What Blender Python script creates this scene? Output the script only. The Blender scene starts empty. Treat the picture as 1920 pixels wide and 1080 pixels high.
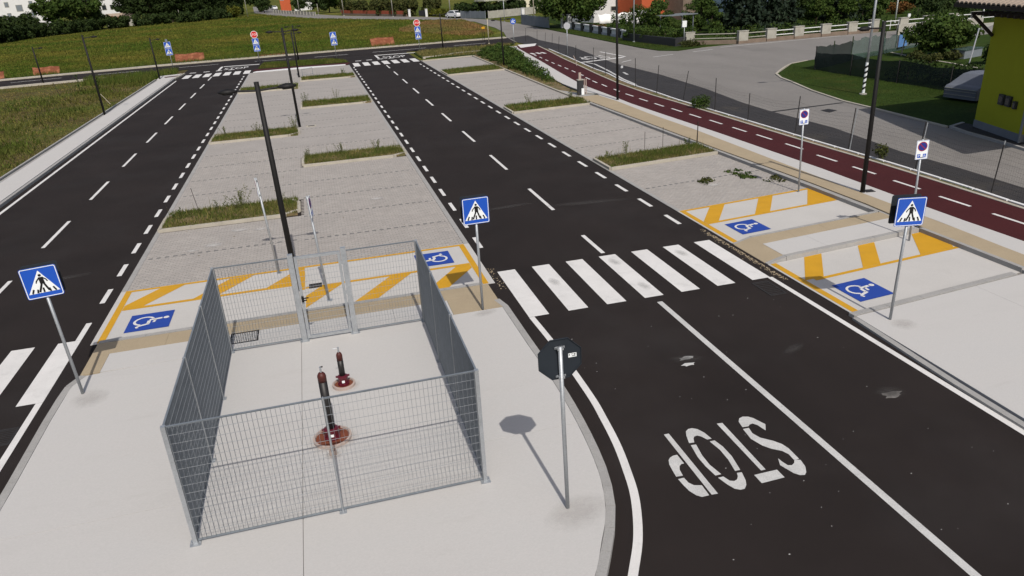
import bpy, math, random
import numpy as np
from mathutils import Vector, Matrix
PI = math.pi
S = bpy.context.scene
C = S.collection
random.seed(7)

# ------------------------------------------------------------------ camera, sky, sun, exposure
def cam_matrix(pitch, roll, yaw):
    return (Matrix.Rotation(yaw, 3, 'Z') @ Matrix.Rotation(PI/2 - pitch, 3, 'X') @ Matrix.Rotation(roll, 3, 'Z')).to_4x4()
cd = bpy.data.cameras.new('camera'); cam = bpy.data.objects.new('camera', cd); C.objects.link(cam)
cd.sensor_width = 36; cd.lens = 1358.64/1920*36; cd.clip_start = 0.1; cd.clip_end = 3000
cam.matrix_world = Matrix.Translation((0, 0, 7.27)) @ cam_matrix(0.405449, -0.057829, -0.243529)
S.camera = cam
SUN_DIR = Vector((-0.03, 0.925, -1.0)).normalized()      # the way the light travels: shadows fall away from the camera
world = bpy.data.worlds.new('World'); S.world = world; world.use_nodes = True
wn = world.node_tree.nodes; wl = world.node_tree.links
bg = wn['Background']; sky = wn.new('ShaderNodeTexSky'); sky.sky_type = 'NISHITA'; sky.sun_disc = False
sky.sun_elevation = math.asin(-SUN_DIR.z); sky.sun_rotation = PI; sky.air_density = 1.0; sky.dust_density = 3.2
wl.new(sky.outputs[0], bg.inputs[0]); bg.inputs[1].default_value = 0.09
sd = bpy.data.lights.new('sun', 'SUN'); sd.energy = 3.3; sd.angle = math.radians(0.5); sd.color = (1.0, 0.95, 0.88)
sun = bpy.data.objects.new('sun', sd); C.objects.link(sun)
sun.rotation_euler = SUN_DIR.to_track_quat('-Z', 'Y').to_euler()
S.view_settings.view_transform = 'Standard'; S.view_settings.look = 'None'
S.view_settings.exposure = 0.16; S.view_settings.gamma = 1.0; S.view_settings.use_curve_mapping = False

# ------------------------------------------------------------------ materials
def mat(name, col, var=0.12, scale=2.0, rough=0.85, bump=0.0, bscale=60.0, fine=0.0, fscale=90.0, metal=0.0, spec=0.3,
        col2=None, c2scale=0.6, c2lo=0.45, c2hi=0.6, island=0.0, stretch=None, dirt=None, dlo=.55, dhi=.72, dscale=.9):
    m = bpy.data.materials.new(name); m.use_nodes = True
    nt = m.node_tree; N = nt.nodes; L = nt.links; b = N['Principled BSDF']
    b.inputs['Roughness'].default_value = rough; b.inputs['Metallic'].default_value = metal
    b.inputs['Specular IOR Level'].default_value = spec
    tc = N.new('ShaderNodeTexCoord'); vec = tc.outputs['Object']
    if stretch:
        mp = N.new('ShaderNodeMapping'); mp.inputs['Scale'].default_value = stretch; L.new(vec, mp.inputs[0]); vec = mp.outputs[0]
    def noise(sc, det=3.0, r=.6):
        n = N.new('ShaderNodeTexNoise'); n.inputs['Scale'].default_value = sc; n.inputs['Detail'].default_value = det
        n.inputs['Roughness'].default_value = r; L.new(vec, n.inputs['Vector']); return n.outputs['Fac']
    def ramp(f, lo, hi, a=0., c=1.):
        r = N.new('ShaderNodeMapRange'); r.inputs['From Min'].default_value = lo; r.inputs['From Max'].default_value = hi
        r.inputs['To Min'].default_value = a; r.inputs['To Max'].default_value = c; L.new(f, r.inputs['Value']); return r.outputs[0]
    def mix(f, a, c):
        x = N.new('ShaderNodeMix'); x.data_type = 'RGBA'
        if hasattr(f, 'links') or hasattr(f, 'is_linked'): L.new(f, x.inputs['Factor'])
        else: x.inputs['Factor'].default_value = f
        for v, i in ((a, 6), (c, 7)):
            if isinstance(v, tuple): x.inputs[i].default_value = (*v[:3], 1)
            else: L.new(v, x.inputs[i])
        return x.outputs[2]
    def mult(c, f):
        x = N.new('ShaderNodeVectorMath'); x.operation = 'SCALE'; L.new(c, x.inputs[0]); L.new(f, x.inputs['Scale']); return x.outputs[0]
    rgb = N.new('ShaderNodeRGB'); rgb.outputs[0].default_value = (*col, 1); c = rgb.outputs[0]
    if col2 is not None: c = mix(ramp(noise(c2scale, 5.0), c2lo, c2hi), c, col2)
    if var: c = mult(c, ramp(noise(scale, 4.0), .25, .75, 1-var, 1+var))
    if fine: c = mult(c, ramp(noise(fscale, 2.0), .3, .7, 1-fine, 1+fine))
    if dirt is not None: c = mix(ramp(noise(dscale, 6.0, .7), dlo, dhi, 0, .8), c, dirt)
    if island:
        g = N.new('ShaderNodeNewGeometry'); c = mult(c, ramp(g.outputs['Random Per Island'], 0, 1, 1-island, 1+island))
    L.new(c, b.inputs['Base Color'])
    if bump:
        bp = N.new('ShaderNodeBump'); bp.inputs['Strength'].default_value = bump; bp.inputs['Distance'].default_value = .02
        L.new(noise(bscale, 3.0), bp.inputs['Height']); L.new(bp.outputs[0], b.inputs['Normal'])
    return m
def leafmat(name, a, c, tr=0.25, island=.35, c2scale=.9, var=.15, scale=1.3, dirt=None, dscale=.1):
    m = mat(name, a, var=var, scale=scale, rough=.75, col2=c, c2scale=c2scale, c2lo=.42, c2hi=.62, island=island, spec=.15, dirt=dirt, dlo=.52, dhi=.68, dscale=dscale)
    nt = m.node_tree; N = nt.nodes; L = nt.links; b = N['Principled BSDF']
    src = b.inputs['Base Color'].links[0].from_socket
    t = N.new('ShaderNodeBsdfTranslucent'); L.new(src, t.inputs[0]); mx = N.new('ShaderNodeMixShader'); mx.inputs[0].default_value = tr
    L.new(b.outputs[0], mx.inputs[1]); L.new(t.outputs[0], mx.inputs[2]); L.new(mx.outputs[0], N['Material Output'].inputs[0])
    return m
ASPH = mat('fresh_asphalt', (.0205, .0160, .0148), var=.2, scale=.35, rough=.95, bump=.5, bscale=140, fine=.45, fscale=110, spec=.15,
           col2=(.0265, .0225, .0215), c2scale=.25, c2lo=.5, c2hi=.75, dirt=(.045, .041, .038), dlo=.66, dhi=.9, dscale=1.6)
ASPH2 = mat('grey_asphalt_patch', (.036, .034, .035), var=.15, scale=.5, rough=.92, bump=.4, bscale=120, fine=.35, fscale=90, spec=.2,
            dirt=(.075, .065, .05), dlo=.55, dhi=.8, dscale=.35)
OLDROAD = mat('worn_asphalt', (.192, .18, .168), var=.12, scale=.22, rough=.92, bump=.3, bscale=100, fine=.25, fscale=70, spec=.15,
              dirt=(.14, .132, .124), dlo=.55, dhi=.75, dscale=.3, stretch=(1, .35, 1))
CONC = mat('light_concrete', (.452, .438, .421), var=.06, scale=.5, rough=.9, bump=.12, bscale=90, fine=.05, fscale=70, spec=.2,
           col2=(.415, .405, .392), c2scale=.5, c2lo=.45, c2hi=.75, dirt=(.37, .35, .33), dlo=.6, dhi=.95, dscale=1.1, stretch=(.45, 1.5, 1))
CONC2 = mat('bay_concrete', (.445, .428, .405), var=.05, scale=.6, rough=.9, bump=.12, bscale=80, fine=.06, fscale=60, spec=.2,
            dirt=(.35, .33, .305), dlo=.6, dhi=.95, dscale=1.0)
KERB = mat('kerb_concrete', (.3, .292, .28), var=.1, scale=2.5, rough=.92, bump=.25, bscale=70, fine=.12, fscale=60, spec=.2, island=.05)
KERBO = mat('cream_kerb', (.37, .34, .285), var=.12, scale=2, rough=.92, bump=.2, bscale=60, fine=.1, spec=.2, island=.06)
TAN = mat('sandy_paving', (.335, .272, .185), var=.07, scale=1.0, rough=.92, bump=.2, bscale=90, fine=.1, fscale=70, spec=.15,
          dirt=(.28, .225, .155), dlo=.58, dhi=.9)
PAVER = mat('grey_pavers', (.315, .292, .27), var=.06, scale=.8, rough=.93, bump=.25, bscale=90, fine=.1, fscale=60, spec=.15, island=.06,
            dirt=(.37, .345, .32), dlo=.6, dhi=.85, dscale=.55)
JOINT = mat('joint_sand', (.215, .2, .185), var=.15, scale=6, rough=.95)
DARKP = mat('dark_paver', (.15, .145, .142), var=.1, scale=4, rough=.93, fine=.12)
RED = mat('red_asphalt', (.05, .0095, .0105), var=.12, scale=.5, rough=.9, bump=.35, bscale=130, fine=.22, fscale=100, spec=.2,
          dirt=(.085, .028, .028), dlo=.62, dhi=.95)
WHITEP = mat('white_road_paint', (.6, .585, .565), var=.07, scale=1.3, rough=.7, bump=.2, bscale=110, fine=.08, fscale=80,
             dirt=(.4, .39, .375), dlo=.54, dhi=.86, dscale=1.7)
WHITEP2 = mat('worn_white_paint', (.47, .465, .45), var=.12, scale=3, rough=.75, bump=.3, bscale=120, fine=.18, fscale=90,
              dirt=(.3, .29, .28), dlo=.6, dhi=.95, dscale=3)
YEL = mat('yellow_road_paint', (.5, .262, .012), var=.07, scale=2, rough=.75, bump=.2, bscale=110, fine=.08, dirt=(.45, .29, .07), dlo=.56, dhi=.9)
BLUEP = mat('blue_road_paint', (.016, .05, .27), var=.08, scale=2, rough=.7, fine=.08)
GALV = mat('galvanised_steel', (.36, .38, .4), var=.12, scale=6, rough=.5, metal=.55, fine=.1, fscale=40, spec=.5)
GALVD = mat('grating_steel', (.23, .255, .28), var=.12, scale=5, rough=.55, metal=.5, spec=.4)
BLACKM = mat('black_metal', (.009, .0085, .0085), var=.2, scale=3, rough=.6, spec=.25)
SIGNBK = mat('sign_back_grey', (.018, .023, .03), var=.12, scale=3, rough=.6)
SIGNB = mat('sign_blue', (.012, .075, .42), var=.04, scale=4, rough=.35, spec=.5)
SIGNW = mat('sign_white', (.72, .75, .76), var=.03, scale=4, rough=.4, spec=.4)
SIGNK = mat('sign_black', (.008, .008, .009), var=.0, rough=.5)
SIGNR = mat('sign_red', (.5, .02, .02), var=.04, scale=4, rough=.4)
SIGNRD = mat('dark_red_film', (.26, .018, .04), var=.04, scale=4, rough=.4)
SIGNBD = mat('deep_blue_film', (.02, .03, .2), var=.04, scale=4, rough=.4)
PIPEB = mat('dark_bitumen', (.012, .011, .011), var=.25, scale=9, rough=.5, spec=.4)
PIPER = mat('red_primer', (.06, .012, .009), var=.25, scale=12, rough=.55, spec=.4, dirt=(.03, .012, .01))
PIPED = mat('dark_red_enamel', (.085, .008, .015), var=.2, scale=12, rough=.35, spec=.5)
RUST = mat('rust_brown_paint', (.15, .045, .022), var=.2, scale=8, rough=.65, dirt=(.12, .035, .02))
PINKC = mat('pinkish_concrete', (.36, .29, .255), var=.1, scale=6, rough=.9)
IRON = mat('cast_iron', (.022, .02, .02), var=.25, scale=8, rough=.75)
GRASS = mat('meadow_ground', (.058, .076, .011), var=.3, scale=.12, rough=.95, fine=.42, fscale=1.1, col2=(.125, .112, .026), c2scale=.06,
            c2lo=.42, c2hi=.66, bump=.9, bscale=2.2, spec=.05, stretch=(.75, 1.1, 1), dirt=(.04, .062, .011), dlo=.55, dhi=.72, dscale=.16)
BANKM = mat('dry_bank_ground', (.08, .065, .028), var=.3, scale=.4, rough=.97, fine=.4, fscale=3, col2=(.07, .085, .018), c2scale=.22, c2lo=.42, c2hi=.6,
            bump=.9, bscale=5, spec=.05, dirt=(.085, .058, .03), dlo=.52, dhi=.7, dscale=.2)
LAWN = mat('lawn_ground', (.026, .044, .008), var=.25, scale=.4, rough=.95, fine=.3, fscale=8, col2=(.05, .052, .014), c2scale=.3,
           c2lo=.55, c2hi=.75, bump=.5, bscale=20, spec=.05)
SOIL = mat('dry_soil', (.17, .12, .065), var=.25, scale=3, rough=.97, bump=.6, bscale=30, fine=.25, fscale=25, col2=(.07, .075, .02), c2scale=1.2)
BLADE = leafmat('meadow_blades', (.07, .108, .0125), (.15, .135, .024), .3, .35, .05, .3, .22, (.05, .092, .012), .04)
BLADEF = leafmat('dry_meadow_blades', (.14, .13, .026), (.09, .105, .016), .3, .35, .06, .25, .2)
BLADEB = leafmat('bank_dry_blades', (.23, .185, .06), (.115, .108, .026), .3, .45, .14, .3, .5, (.085, .06, .03), .25)
BLADEC = leafmat('bank_green_blades', (.066, .09, .014), (.115, .11, .026), .3, .45, .2, .3, .5)
BLADEG = leafmat('green_grass_blades', (.068, .105, .016), (.11, .115, .025), .3, .45, .8)
BLADEL = leafmat('lawn_blades', (.04, .068, .012), (.07, .08, .018), .3, .4, .5)
BLADED = leafmat('dry_grass_blades', (.2, .165, .06), (.11, .115, .03), .3, .45)
LEAFD = leafmat('dark_leaves', (.02, .036, .009), (.034, .052, .012))
LEAFM = leafmat('green_leaves', (.034, .064, .011), (.058, .086, .016))
LEAFY = leafmat('yellow_green_leaves', (.11, .11, .014), (.07, .09, .012))
LEAFO = leafmat('olive_leaves', (.04, .05, .012), (.065, .065, .018))
LEAFW = leafmat('weed_leaves', (.085, .105, .03), (.13, .13, .05))
LEAFR = leafmat('rusty_leaves', (.16, .07, .02), (.1, .07, .02))
CONIF = leafmat('spruce_needles', (.011, .02, .012), (.018, .03, .015), .1)
BARK = mat('bark', (.075, .055, .04), var=.25, scale=6, rough=.95, bump=.5, bscale=20)
STEM = mat('weed_stem', (.12, .12, .05), var=.2, scale=5, rough=.9)
NETO = mat('orange_netting', (.165, .052, .024), var=.2, scale=3, rough=.85, fine=.25, fscale=25, col2=(.23, .09, .045), c2scale=1.5)
NETG = mat('green_shade_net', (.05, .085, .075), var=.2, scale=2, rough=.9)
def thin(m, f):
    nt = m.node_tree; N = nt.nodes; L = nt.links; t = N.new('ShaderNodeBsdfTransparent'); x = N.new('ShaderNodeMixShader')
    x.inputs[0].default_value = f; L.new(t.outputs[0], x.inputs[1]); L.new(N['Principled BSDF'].outputs[0], x.inputs[2])
    L.new(x.outputs[0], N['Material Output'].inputs[0]); return m
thin(NETG, .72)
NETK = thin(mat('dark_shade_net', (.012, .02, .018), var=.2, scale=2, rough=.9), .9)
YWALL = mat('yellow_green_plaster', (.315, .325, .014), var=.04, scale=2, rough=.95, bump=.35, bscale=40, fine=.07, fscale=35)
PLINTH = mat('grey_plinth', (.17, .18, .2), var=.1, scale=2, rough=.9)
WOODD = mat('dark_wood', (.03, .022, .018), var=.2, scale=6, rough=.8)
TILE = mat('roof_tile', (.30, .24, .19), var=.12, scale=4, rough=.9, fine=.12, island=.12)
CREAM = mat('cream_plaster', (.58, .54, .42), var=.05, scale=1, rough=.95)
WHITEPL = mat('white_plaster', (.6, .6, .6), var=.05, scale=1, rough=.95)
GREYPL = mat('grey_plaster', (.36, .37, .4), var=.06, scale=1, rough=.95)
ORANGEPL = mat('orange_plaster', (.42, .09, .035), var=.06, scale=1, rough=.95)
BLUEPL = mat('blue_grey_plaster', (.13, .19, .25), var=.08, scale=1, rough=.95)
BRICK = mat('red_brick', (.3, .07, .035), var=.15, scale=.8, rough=.95, fine=.15, fscale=8)
STONEP = mat('weathered_cement', (.32, .31, .27), var=.15, scale=1.4, rough=.95, fine=.12, fscale=20, dirt=(.2, .18, .15), dlo=.5, dhi=.8, dscale=1.5)
BROWNST = mat('brown_stone', (.17, .13, .1), var=.2, scale=1.5, rough=.95, fine=.15, fscale=15)
WHITEM = mat('white_metal', (.62, .63, .63), var=.06, scale=3, rough=.5)
GREYM = mat('grey_fence_metal', (.15, .17, .19), var=.1, scale=2, rough=.6)
GLASS = mat('window_glass', (.02, .025, .03), var=.1, scale=1, rough=.12, spec=.6)
TARP = mat('blue_sheet', (.09, .2, .42), var=.15, scale=2, rough=.6)
COVER = mat('grey_car_cover', (.12, .13, .155), var=.1, scale=2, rough=.7)
CARW = mat('white_car_paint', (.65, .66, .68), var=.02, scale=1, rough=.25, spec=.5)
CARG = mat('dark_trim', (.03, .03, .033), var=.1, scale=3, rough=.5)
FABRIC = mat('white_fabric', (.75, .74, .72), var=.06, scale=2, rough=.9)
STRAW = mat('dry_stick', (.4, .36, .28), var=.15, scale=6, rough=.9)

# ------------------------------------------------------------------ mesh helpers
class MB:
    def __init__(s): s.v = []; s.f = []
    def add(s, v, f):
        n = len(s.v); s.v += [tuple(p) for p in v]; s.f += [tuple(i+n for i in q) for q in f]; return s
    def box(s, c, d, rz=0., R=None):
        x, y, z = (d[0]/2, d[1]/2, d[2]/2)
        P = [Vector((a*x, b*y, e*z)) for e in (-1, 1) for a, b in ((-1, -1), (1, -1), (1, 1), (-1, 1))]
        M = R if R else Matrix.Rotation(rz, 3, 'Z')
        return s.add([M @ p + Vector(c) for p in P], [(3, 2, 1, 0), (4, 5, 6, 7), (0, 1, 5, 4), (1, 2, 6, 5), (2, 3, 7, 6), (3, 0, 4, 7)])
    def prism(s, poly, z0, z1, bottom=True):
        poly = ccw(poly); n = len(poly)
        v = [(x, y, z0) for x, y in poly]+[(x, y, z1) for x, y in poly]
        f = [tuple(range(n, 2*n))]+[(i, (i+1) % n, n+(i+1) % n, n+i) for i in range(n)]
        if bottom: f.append(tuple(range(n-1, -1, -1)))
        return s.add(v, f)
    def flat(s, poly, z):
        poly = ccw(poly); return s.add([(x, y, z) for x, y in poly], [tuple(range(len(poly)))])
    def tube(s, pts, r, n=8, cap=True):
        pts = [Vector(p) for p in pts]; rs = r if isinstance(r, (list, tuple)) else [r]*len(pts)
        v = []; f = []; prev = None
        for i, p in enumerate(pts):
            d = (pts[min(i+1, len(pts)-1)]-pts[max(i-1, 0)]).normalized()
            u = d.cross(Vector((0, 0, 1)) if abs(d.z) < .95 else Vector((1, 0, 0))).normalized()
            if prev is not None and u.dot(prev) < 0: u = -u
            prev = u; w = d.cross(u)
            v += [p+rs[i]*(math.cos(2*PI*k/n)*u+math.sin(2*PI*k/n)*w) for k in range(n)]
        for i in range(len(pts)-1):
            f += [(i*n+k, i*n+(k+1) % n, (i+1)*n+(k+1) % n, (i+1)*n+k) for k in range(n)]
        if cap: f += [tuple(range(n-1, -1, -1)), tuple(range((len(pts)-1)*n, len(pts)*n))]
        return s.add(v, f)
    def lathe(s, prof, n=20, c=(0, 0, 0)):
        v = []; f = []
        for r, z in prof: v += [(c[0]+r*math.cos(2*PI*k/n), c[1]+r*math.sin(2*PI*k/n), c[2]+z) for k in range(n)]
        for i in range(len(prof)-1): f += [(i*n+k, i*n+(k+1) % n, (i+1)*n+(k+1) % n, (i+1)*n+k) for k in range(n)]
        f += [tuple(range(n-1, -1, -1)), tuple(range((len(prof)-1)*n, len(prof)*n))]
        return s.add(v, f)
    def face_poly(s, poly, y0, y1):
        """outline in the x-z plane given depth along y (y1 in front, toward -y)"""
        poly = ccw(poly); n = len(poly)
        v = [(x, y1, z) for x, z in poly]+[(x, y0, z) for x, z in poly]
        f = [tuple(range(n)), tuple(range(2*n-1, n-1, -1))]+[((i+1) % n, i, n+i, n+(i+1) % n) for i in range(n)]
        return s.add(v, f)
    def build(s, name, m, parent=None, smooth=False, kind=None):
        me = bpy.data.meshes.new(name); me.from_pydata(s.v, [], s.f)
        me.materials.append(m); o = bpy.data.objects.new(name, me); C.objects.link(o)
        if smooth:
            me.polygons.foreach_set('use_smooth', [True]*len(me.polygons))
        if parent: o.parent = parent
        if kind: o['kind'] = kind
        return o
def ccw(p):
    a = sum(p[i][0]*p[(i+1) % len(p)][1]-p[(i+1) % len(p)][0]*p[i][1] for i in range(len(p)))
    return list(p) if a > 0 else list(reversed(p))
def np_mesh(name, V, F, m, parent=None, kind=None):
    """V (n,3) floats, F (k,c) ints, all faces with c corners"""
    V = np.asarray(V, np.float32); F = np.asarray(F, np.int32); me = bpy.data.meshes.new(name)
    me.vertices.add(len(V)); me.vertices.foreach_set('co', V.ravel())
    k, c = F.shape; me.loops.add(k*c); me.loops.foreach_set('vertex_index', F.ravel())
    me.polygons.add(k); me.polygons.foreach_set('loop_start', np.arange(k, dtype=np.int32)*c)
    me.polygons.foreach_set('loop_total', np.full(k, c, np.int32)); me.update(calc_edges=True)
    me.materials.append(m); o = bpy.data.objects.new(name, me); C.objects.link(o)
    if parent: o.parent = parent
    if kind: o['kind'] = kind
    return o
def tag(o, label, cat, group=None):
    o['label'] = label; o['category'] = cat
    if group: o['group'] = group
    return o
def thing(name, label, cat, loc=(0, 0, 0), rz=0., group=None):
    o = bpy.data.objects.new(name, None); C.objects.link(o); o.location = loc; o.rotation_euler = (0, 0, rz); o.empty_display_size = .2
    return tag(o, label, cat, group)
def lean(o, a=.016):
    o.rotation_mode = 'XYZ'; o.rotation_euler = (Matrix.Rotation(-a, 3, 'Y') @ Matrix.Rotation(o.rotation_euler.z, 3, 'Z')).to_euler('XYZ'); return o
def struct(o): o['kind'] = 'structure'; return o
def dup(root, loc, rz=0., label=None, group=None, sc=None):
    r = root.copy(); C.objects.link(r); r.location = loc; r.rotation_euler = (0, 0, rz)
    if sc: r.scale = sc if isinstance(sc, tuple) else (sc, sc, sc)
    if label: r['label'] = label
    if group: r['group'] = group
    for ch in list(root.children):
        c = ch.copy(); C.objects.link(c); c.parent = r
        for g in list(ch.children):
            d = g.copy(); C.objects.link(d); d.parent = c
    return r
def clip(poly, nx, ny, d):
    """keep the part of poly with nx*x+ny*y <= d"""
    out = []
    for i in range(len(poly)):
        a, b = poly[i], poly[(i+1) % len(poly)]; fa = nx*a[0]+ny*a[1]-d; fb = nx*b[0]+ny*b[1]-d
        if fa <= 0: out.append(a)
        if fa*fb < 0:
            t = fa/(fa-fb); out.append((a[0]+t*(b[0]-a[0]), a[1]+t*(b[1]-a[1])))
    return out
def strip(pts, w0, w1=None):
    """band polygon along pts, from offset w0 to w1 on the left normal"""
    if w1 is None: w0, w1 = -w0/2, w0/2
    a = []; b = []
    for i in range(len(pts)):
        p = Vector(pts[max(i-1, 0)]); q = Vector(pts[min(i+1, len(pts)-1)]); d = (q-p).normalized(); n = Vector((-d.y, d.x)); c = Vector(pts[i])
        a.append(tuple(c+n*w0)); b.append(tuple(c+n*w1))
    return a+b[::-1]
def smooth(pts, n=5):
    """Catmull-Rom curve through the points"""
    P = [Vector(p) for p in pts]; out = []
    for i in range(len(P)-1):
        a, b, c, d = P[max(i-1, 0)], P[i], P[i+1], P[min(i+2, len(P)-1)]
        for k in range(n):
            t = k/n; out.append(tuple(.5*((2*b)+(c-a)*t+(2*a-5*b+4*c-d)*t*t+(3*b-a-3*c+d)*t**3)))
    return out+[tuple(P[-1])]
def rect(x0, y0, x1, y1): return [(x0, y0), (x1, y0), (x1, y1), (x0, y1)]
def resample(pts, step):
    out = [pts[0]]; left = step
    for a, b in zip(pts[:-1], pts[1:]):
        a = Vector(a); b = Vector(b); L = (b-a).length; pos = left
        while pos <= L: out.append(tuple(a+(b-a)*pos/L)); pos += step
        left = pos-L
    if (Vector(out[-1])-Vector(pts[-1])).length > step*.3: out.append(pts[-1])
    return out
def circle(cx, cy, r, n=20, a0=0., a1=2*PI): return [(cx+r*math.cos(a0+(a1-a0)*k/n), cy+r*math.sin(a0+(a1-a0)*k/n)) for k in range(n)]
def arc_band(cx, cy, r0, r1, a0, a1, n=14):
    A = [math.radians(a0+(a1-a0)*k/n) for k in range(n+1)]
    return [(cx+r1*math.cos(a), cy+r1*math.sin(a)) for a in A]+[(cx+r0*math.cos(a), cy+r0*math.sin(a)) for a in reversed(A)]
def bar(a, b, w):
    a = Vector(a); b = Vector(b); d = (b-a).normalized(); n = Vector((-d.y, d.x))*w/2
    return [tuple(a-n), tuple(b-n), tuple(b+n), tuple(a+n)]
def rrect(w, h, r, n=4):
    p = []
    for cx, cy, a in ((w/2-r, h/2-r, 0), (-w/2+r, h/2-r, 90), (-w/2+r, -h/2+r, 180), (w/2-r, -h/2+r, 270)):
        p += [(cx+r*math.cos(math.radians(a+90*k/n)), cy+r*math.sin(math.radians(a+90*k/n))) for k in range(n+1)]
    return p
def text_mesh(txt):
    """(verts, faces) of flat lettering centred on the origin, 1 unit tall capitals"""
    cu = bpy.data.curves.new('lettering', 'FONT'); cu.body = txt; cu.align_x = 'CENTER'; cu.resolution_u = 3
    o = bpy.data.objects.new('lettering', cu); C.objects.link(o)
    dg = bpy.context.evaluated_depsgraph_get(); me = o.evaluated_get(dg).to_mesh()
    v = [tuple(p.co) for p in me.vertices]; f = [tuple(p.vertices) for p in me.polygons]
    o.evaluated_get(dg).to_mesh_clear(); bpy.data.objects.remove(o); bpy.data.curves.remove(cu)
    xs = [p[0] for p in v]; ys = [p[1] for p in v]; h = max(ys)-min(ys); cx = (max(xs)+min(xs))/2; cy = (max(ys)+min(ys))/2
    return [((p[0]-cx)/h, (p[1]-cy)/h) for p in v], f, (max(xs)-min(xs))/h
def blades(name, area, n, h, w, seed, m, parent=None, dens=None, kind='stuff', z=0., lean=.5, per=1):
    """grass: n blades (one leaning triangle each) inside polygon area; dens(x,y)->0..1 thins it"""
    g = np.random.default_rng(seed); xs = [p[0] for p in area]; ys = [p[1] for p in area]
    X = g.uniform(min(xs), max(xs), n*3); Y = g.uniform(min(ys), max(ys), n*3)
    ins = np.zeros(len(X), bool); j = len(area)-1
    for i in range(len(area)):
        xi, yi = area[i]; xj, yj = area[j]
        cond = ((yi > Y) != (yj > Y)) & (X < (xj-xi)*(Y-yi)/(yj-yi+1e-12)+xi); ins ^= cond; j = i
    X = X[ins]; Y = Y[ins]
    if dens is not None:
        k = g.random(len(X)) < dens(X, Y); X = X[k]; Y = Y[k]
    X = X[:n]; Y = Y[:n]; return blade_mesh(name, X, Y, h, w, g, m, parent, kind, z, lean)
def blade_mesh(name, X, Y, h, w, g, m, parent=None, kind='stuff', z=0., lean=.5):
    k = len(X); a = g.uniform(0, 2*PI, k); H = h*g.uniform(.45, 1.25, k); Wd = w*g.uniform(.6, 1.3, k)
    b = g.uniform(0, 2*PI, k); Ln = H*g.uniform(0, lean, k)
    V = np.zeros((k, 3, 3)); zz = z if np.ndim(z) else np.full(k, z)
    V[:, 0] = np.c_[X-np.cos(a)*Wd, Y-np.sin(a)*Wd, zz-.02]; V[:, 1] = np.c_[X+np.cos(a)*Wd, Y+np.sin(a)*Wd, zz-.02]
    V[:, 2] = np.c_[X+np.cos(b)*Ln, Y+np.sin(b)*Ln, zz+H]
    return np_mesh(name, V.reshape(-1, 3), np.arange(3*k).reshape(-1, 3), m, parent, kind)
def leaf_cloud(name, clumps, per, size, seed, m, parent=None, kind=None, droop=0., shell=.55):
    """leaves: `per` small quads spread through each clump (cx,cy,cz,rx,ry,rz)"""
    g = np.random.default_rng(seed); cl = np.asarray(clumps, float); k = len(cl)*per; c = np.repeat(cl, per, 0)
    d = g.normal(size=(k, 3)); d /= np.linalg.norm(d, axis=1)[:, None]; r = g.uniform(shell, 1.08, k)[:, None]
    P = c[:, :3]+d*r*c[:, 3:6]
    nrm = d*.8+g.normal(size=(k, 3))*.6+np.array([0, 0, .35]); nrm /= np.linalg.norm(nrm, axis=1)[:, None]
    t = g.normal(size=(k, 3)); t[:, 2] -= droop; t -= nrm*(t*nrm).sum(1)[:, None]; t /= np.linalg.norm(t, axis=1)[:, None]; b = np.cross(nrm, t)
    s = size*g.uniform(.55, 1.4, k)[:, None]
    V = np.stack([P-t*s*.9, P+b*s*.45-t*s*.1, P+t*s*.9, P-b*s*.45-t*s*.1], 1)
    return np_mesh(name, V.reshape(-1, 3), np.arange(4*k).reshape(-1, 4), m, parent, kind)

# ------------------------------------------------------------------ ground and roads
struct(MB().flat(rect(-1500, -900, 1500, 2400), -.06).build('ground', GRASS))
road = struct(MB().prism(rect(-12.55, -25, 10.72, 87), -.3, 0).build('road', ASPH))
street = struct(MB().prism([(-60, 76), (-45, 79.3), (-29.3, 82.7), (-20, 84.4), (-12.5, 86.9), (-12.5, 87.003), (24, 87.6), (25.2, 95.8), (3.9, 95.1), (-14.8, 93.6), (-31.9, 90.6), (-60, 84.5)], -.3, -.004).build('street', ASPH))
old = struct(MB().prism([(22.0, -20), (27.3, -20), (27.0, 22.5), (27.15, 26.4), (27.6, 31.5), (27.9, 34.6), (28.8, 38.6), (29.9, 42), (30.6, 44.5), (31.5, 46.2), (35.3, 50.2),
      (38, 51.3), (46, 53), (58, 57), (95, 62), (95, 67), (72, 66.4), (39.6, 66.6), (36.8, 66.2), (33.6, 65), (32.3, 66.5), (32.13, 70.3), (32.77, 85.4), (33.4, 100), (34.5, 122), (34.2, 142),
      (31.0, 156), (26.9, 171), (10.2, 213), (0.5, 252), (-8, 300), (-14, 420), (-24, 420), (-17, 300), (-8.5, 250), (2, 209), (16.2, 176), (26, 154), (30.5, 140), (29, 118), (27.5, 106.8), (25.3, 96.8), (24, 95), (24.5, 88), (23.2, 66), (22.0, 40)], -.3, -.008).build('old_street', OLDROAD))
struct(MB().prism([(20.3, -20), (22.0, -20), (22.0, 18), (22.24, 20.9), (22.3, 23.8), (23.1, 29), (23.12, 34.3), (23.35, 37.2), (24.27, 43.2), (24.95, 50.8), (25.1, 60.3), (27.4, 77), (27.3, 89), (28.4, 97.6), (25.3, 95.7), (24.3, 87.6), (24.6, 78),
      (22.4, 60.5), (21.1, 49), (20.65, 40)], -.3, -.002).build('asphalt_patch', ASPH2))
struct(MB().prism([(22.86, 33.75), (27.7, 34.15), (27.7, 34.35), (22.86, 34.0)], -.2, -.003).build('trench_patch', IRON))
def mark(poly, m=WHITEP, name='road_marking', parent=road, z=.004):
    return MB().flat(poly, z).build(name, m, parent)
for k in range(7): mark(rect(4.0+.97*k, 14.62, 4.49+.97*k, 17.64), name='crossing_stripe')
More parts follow.
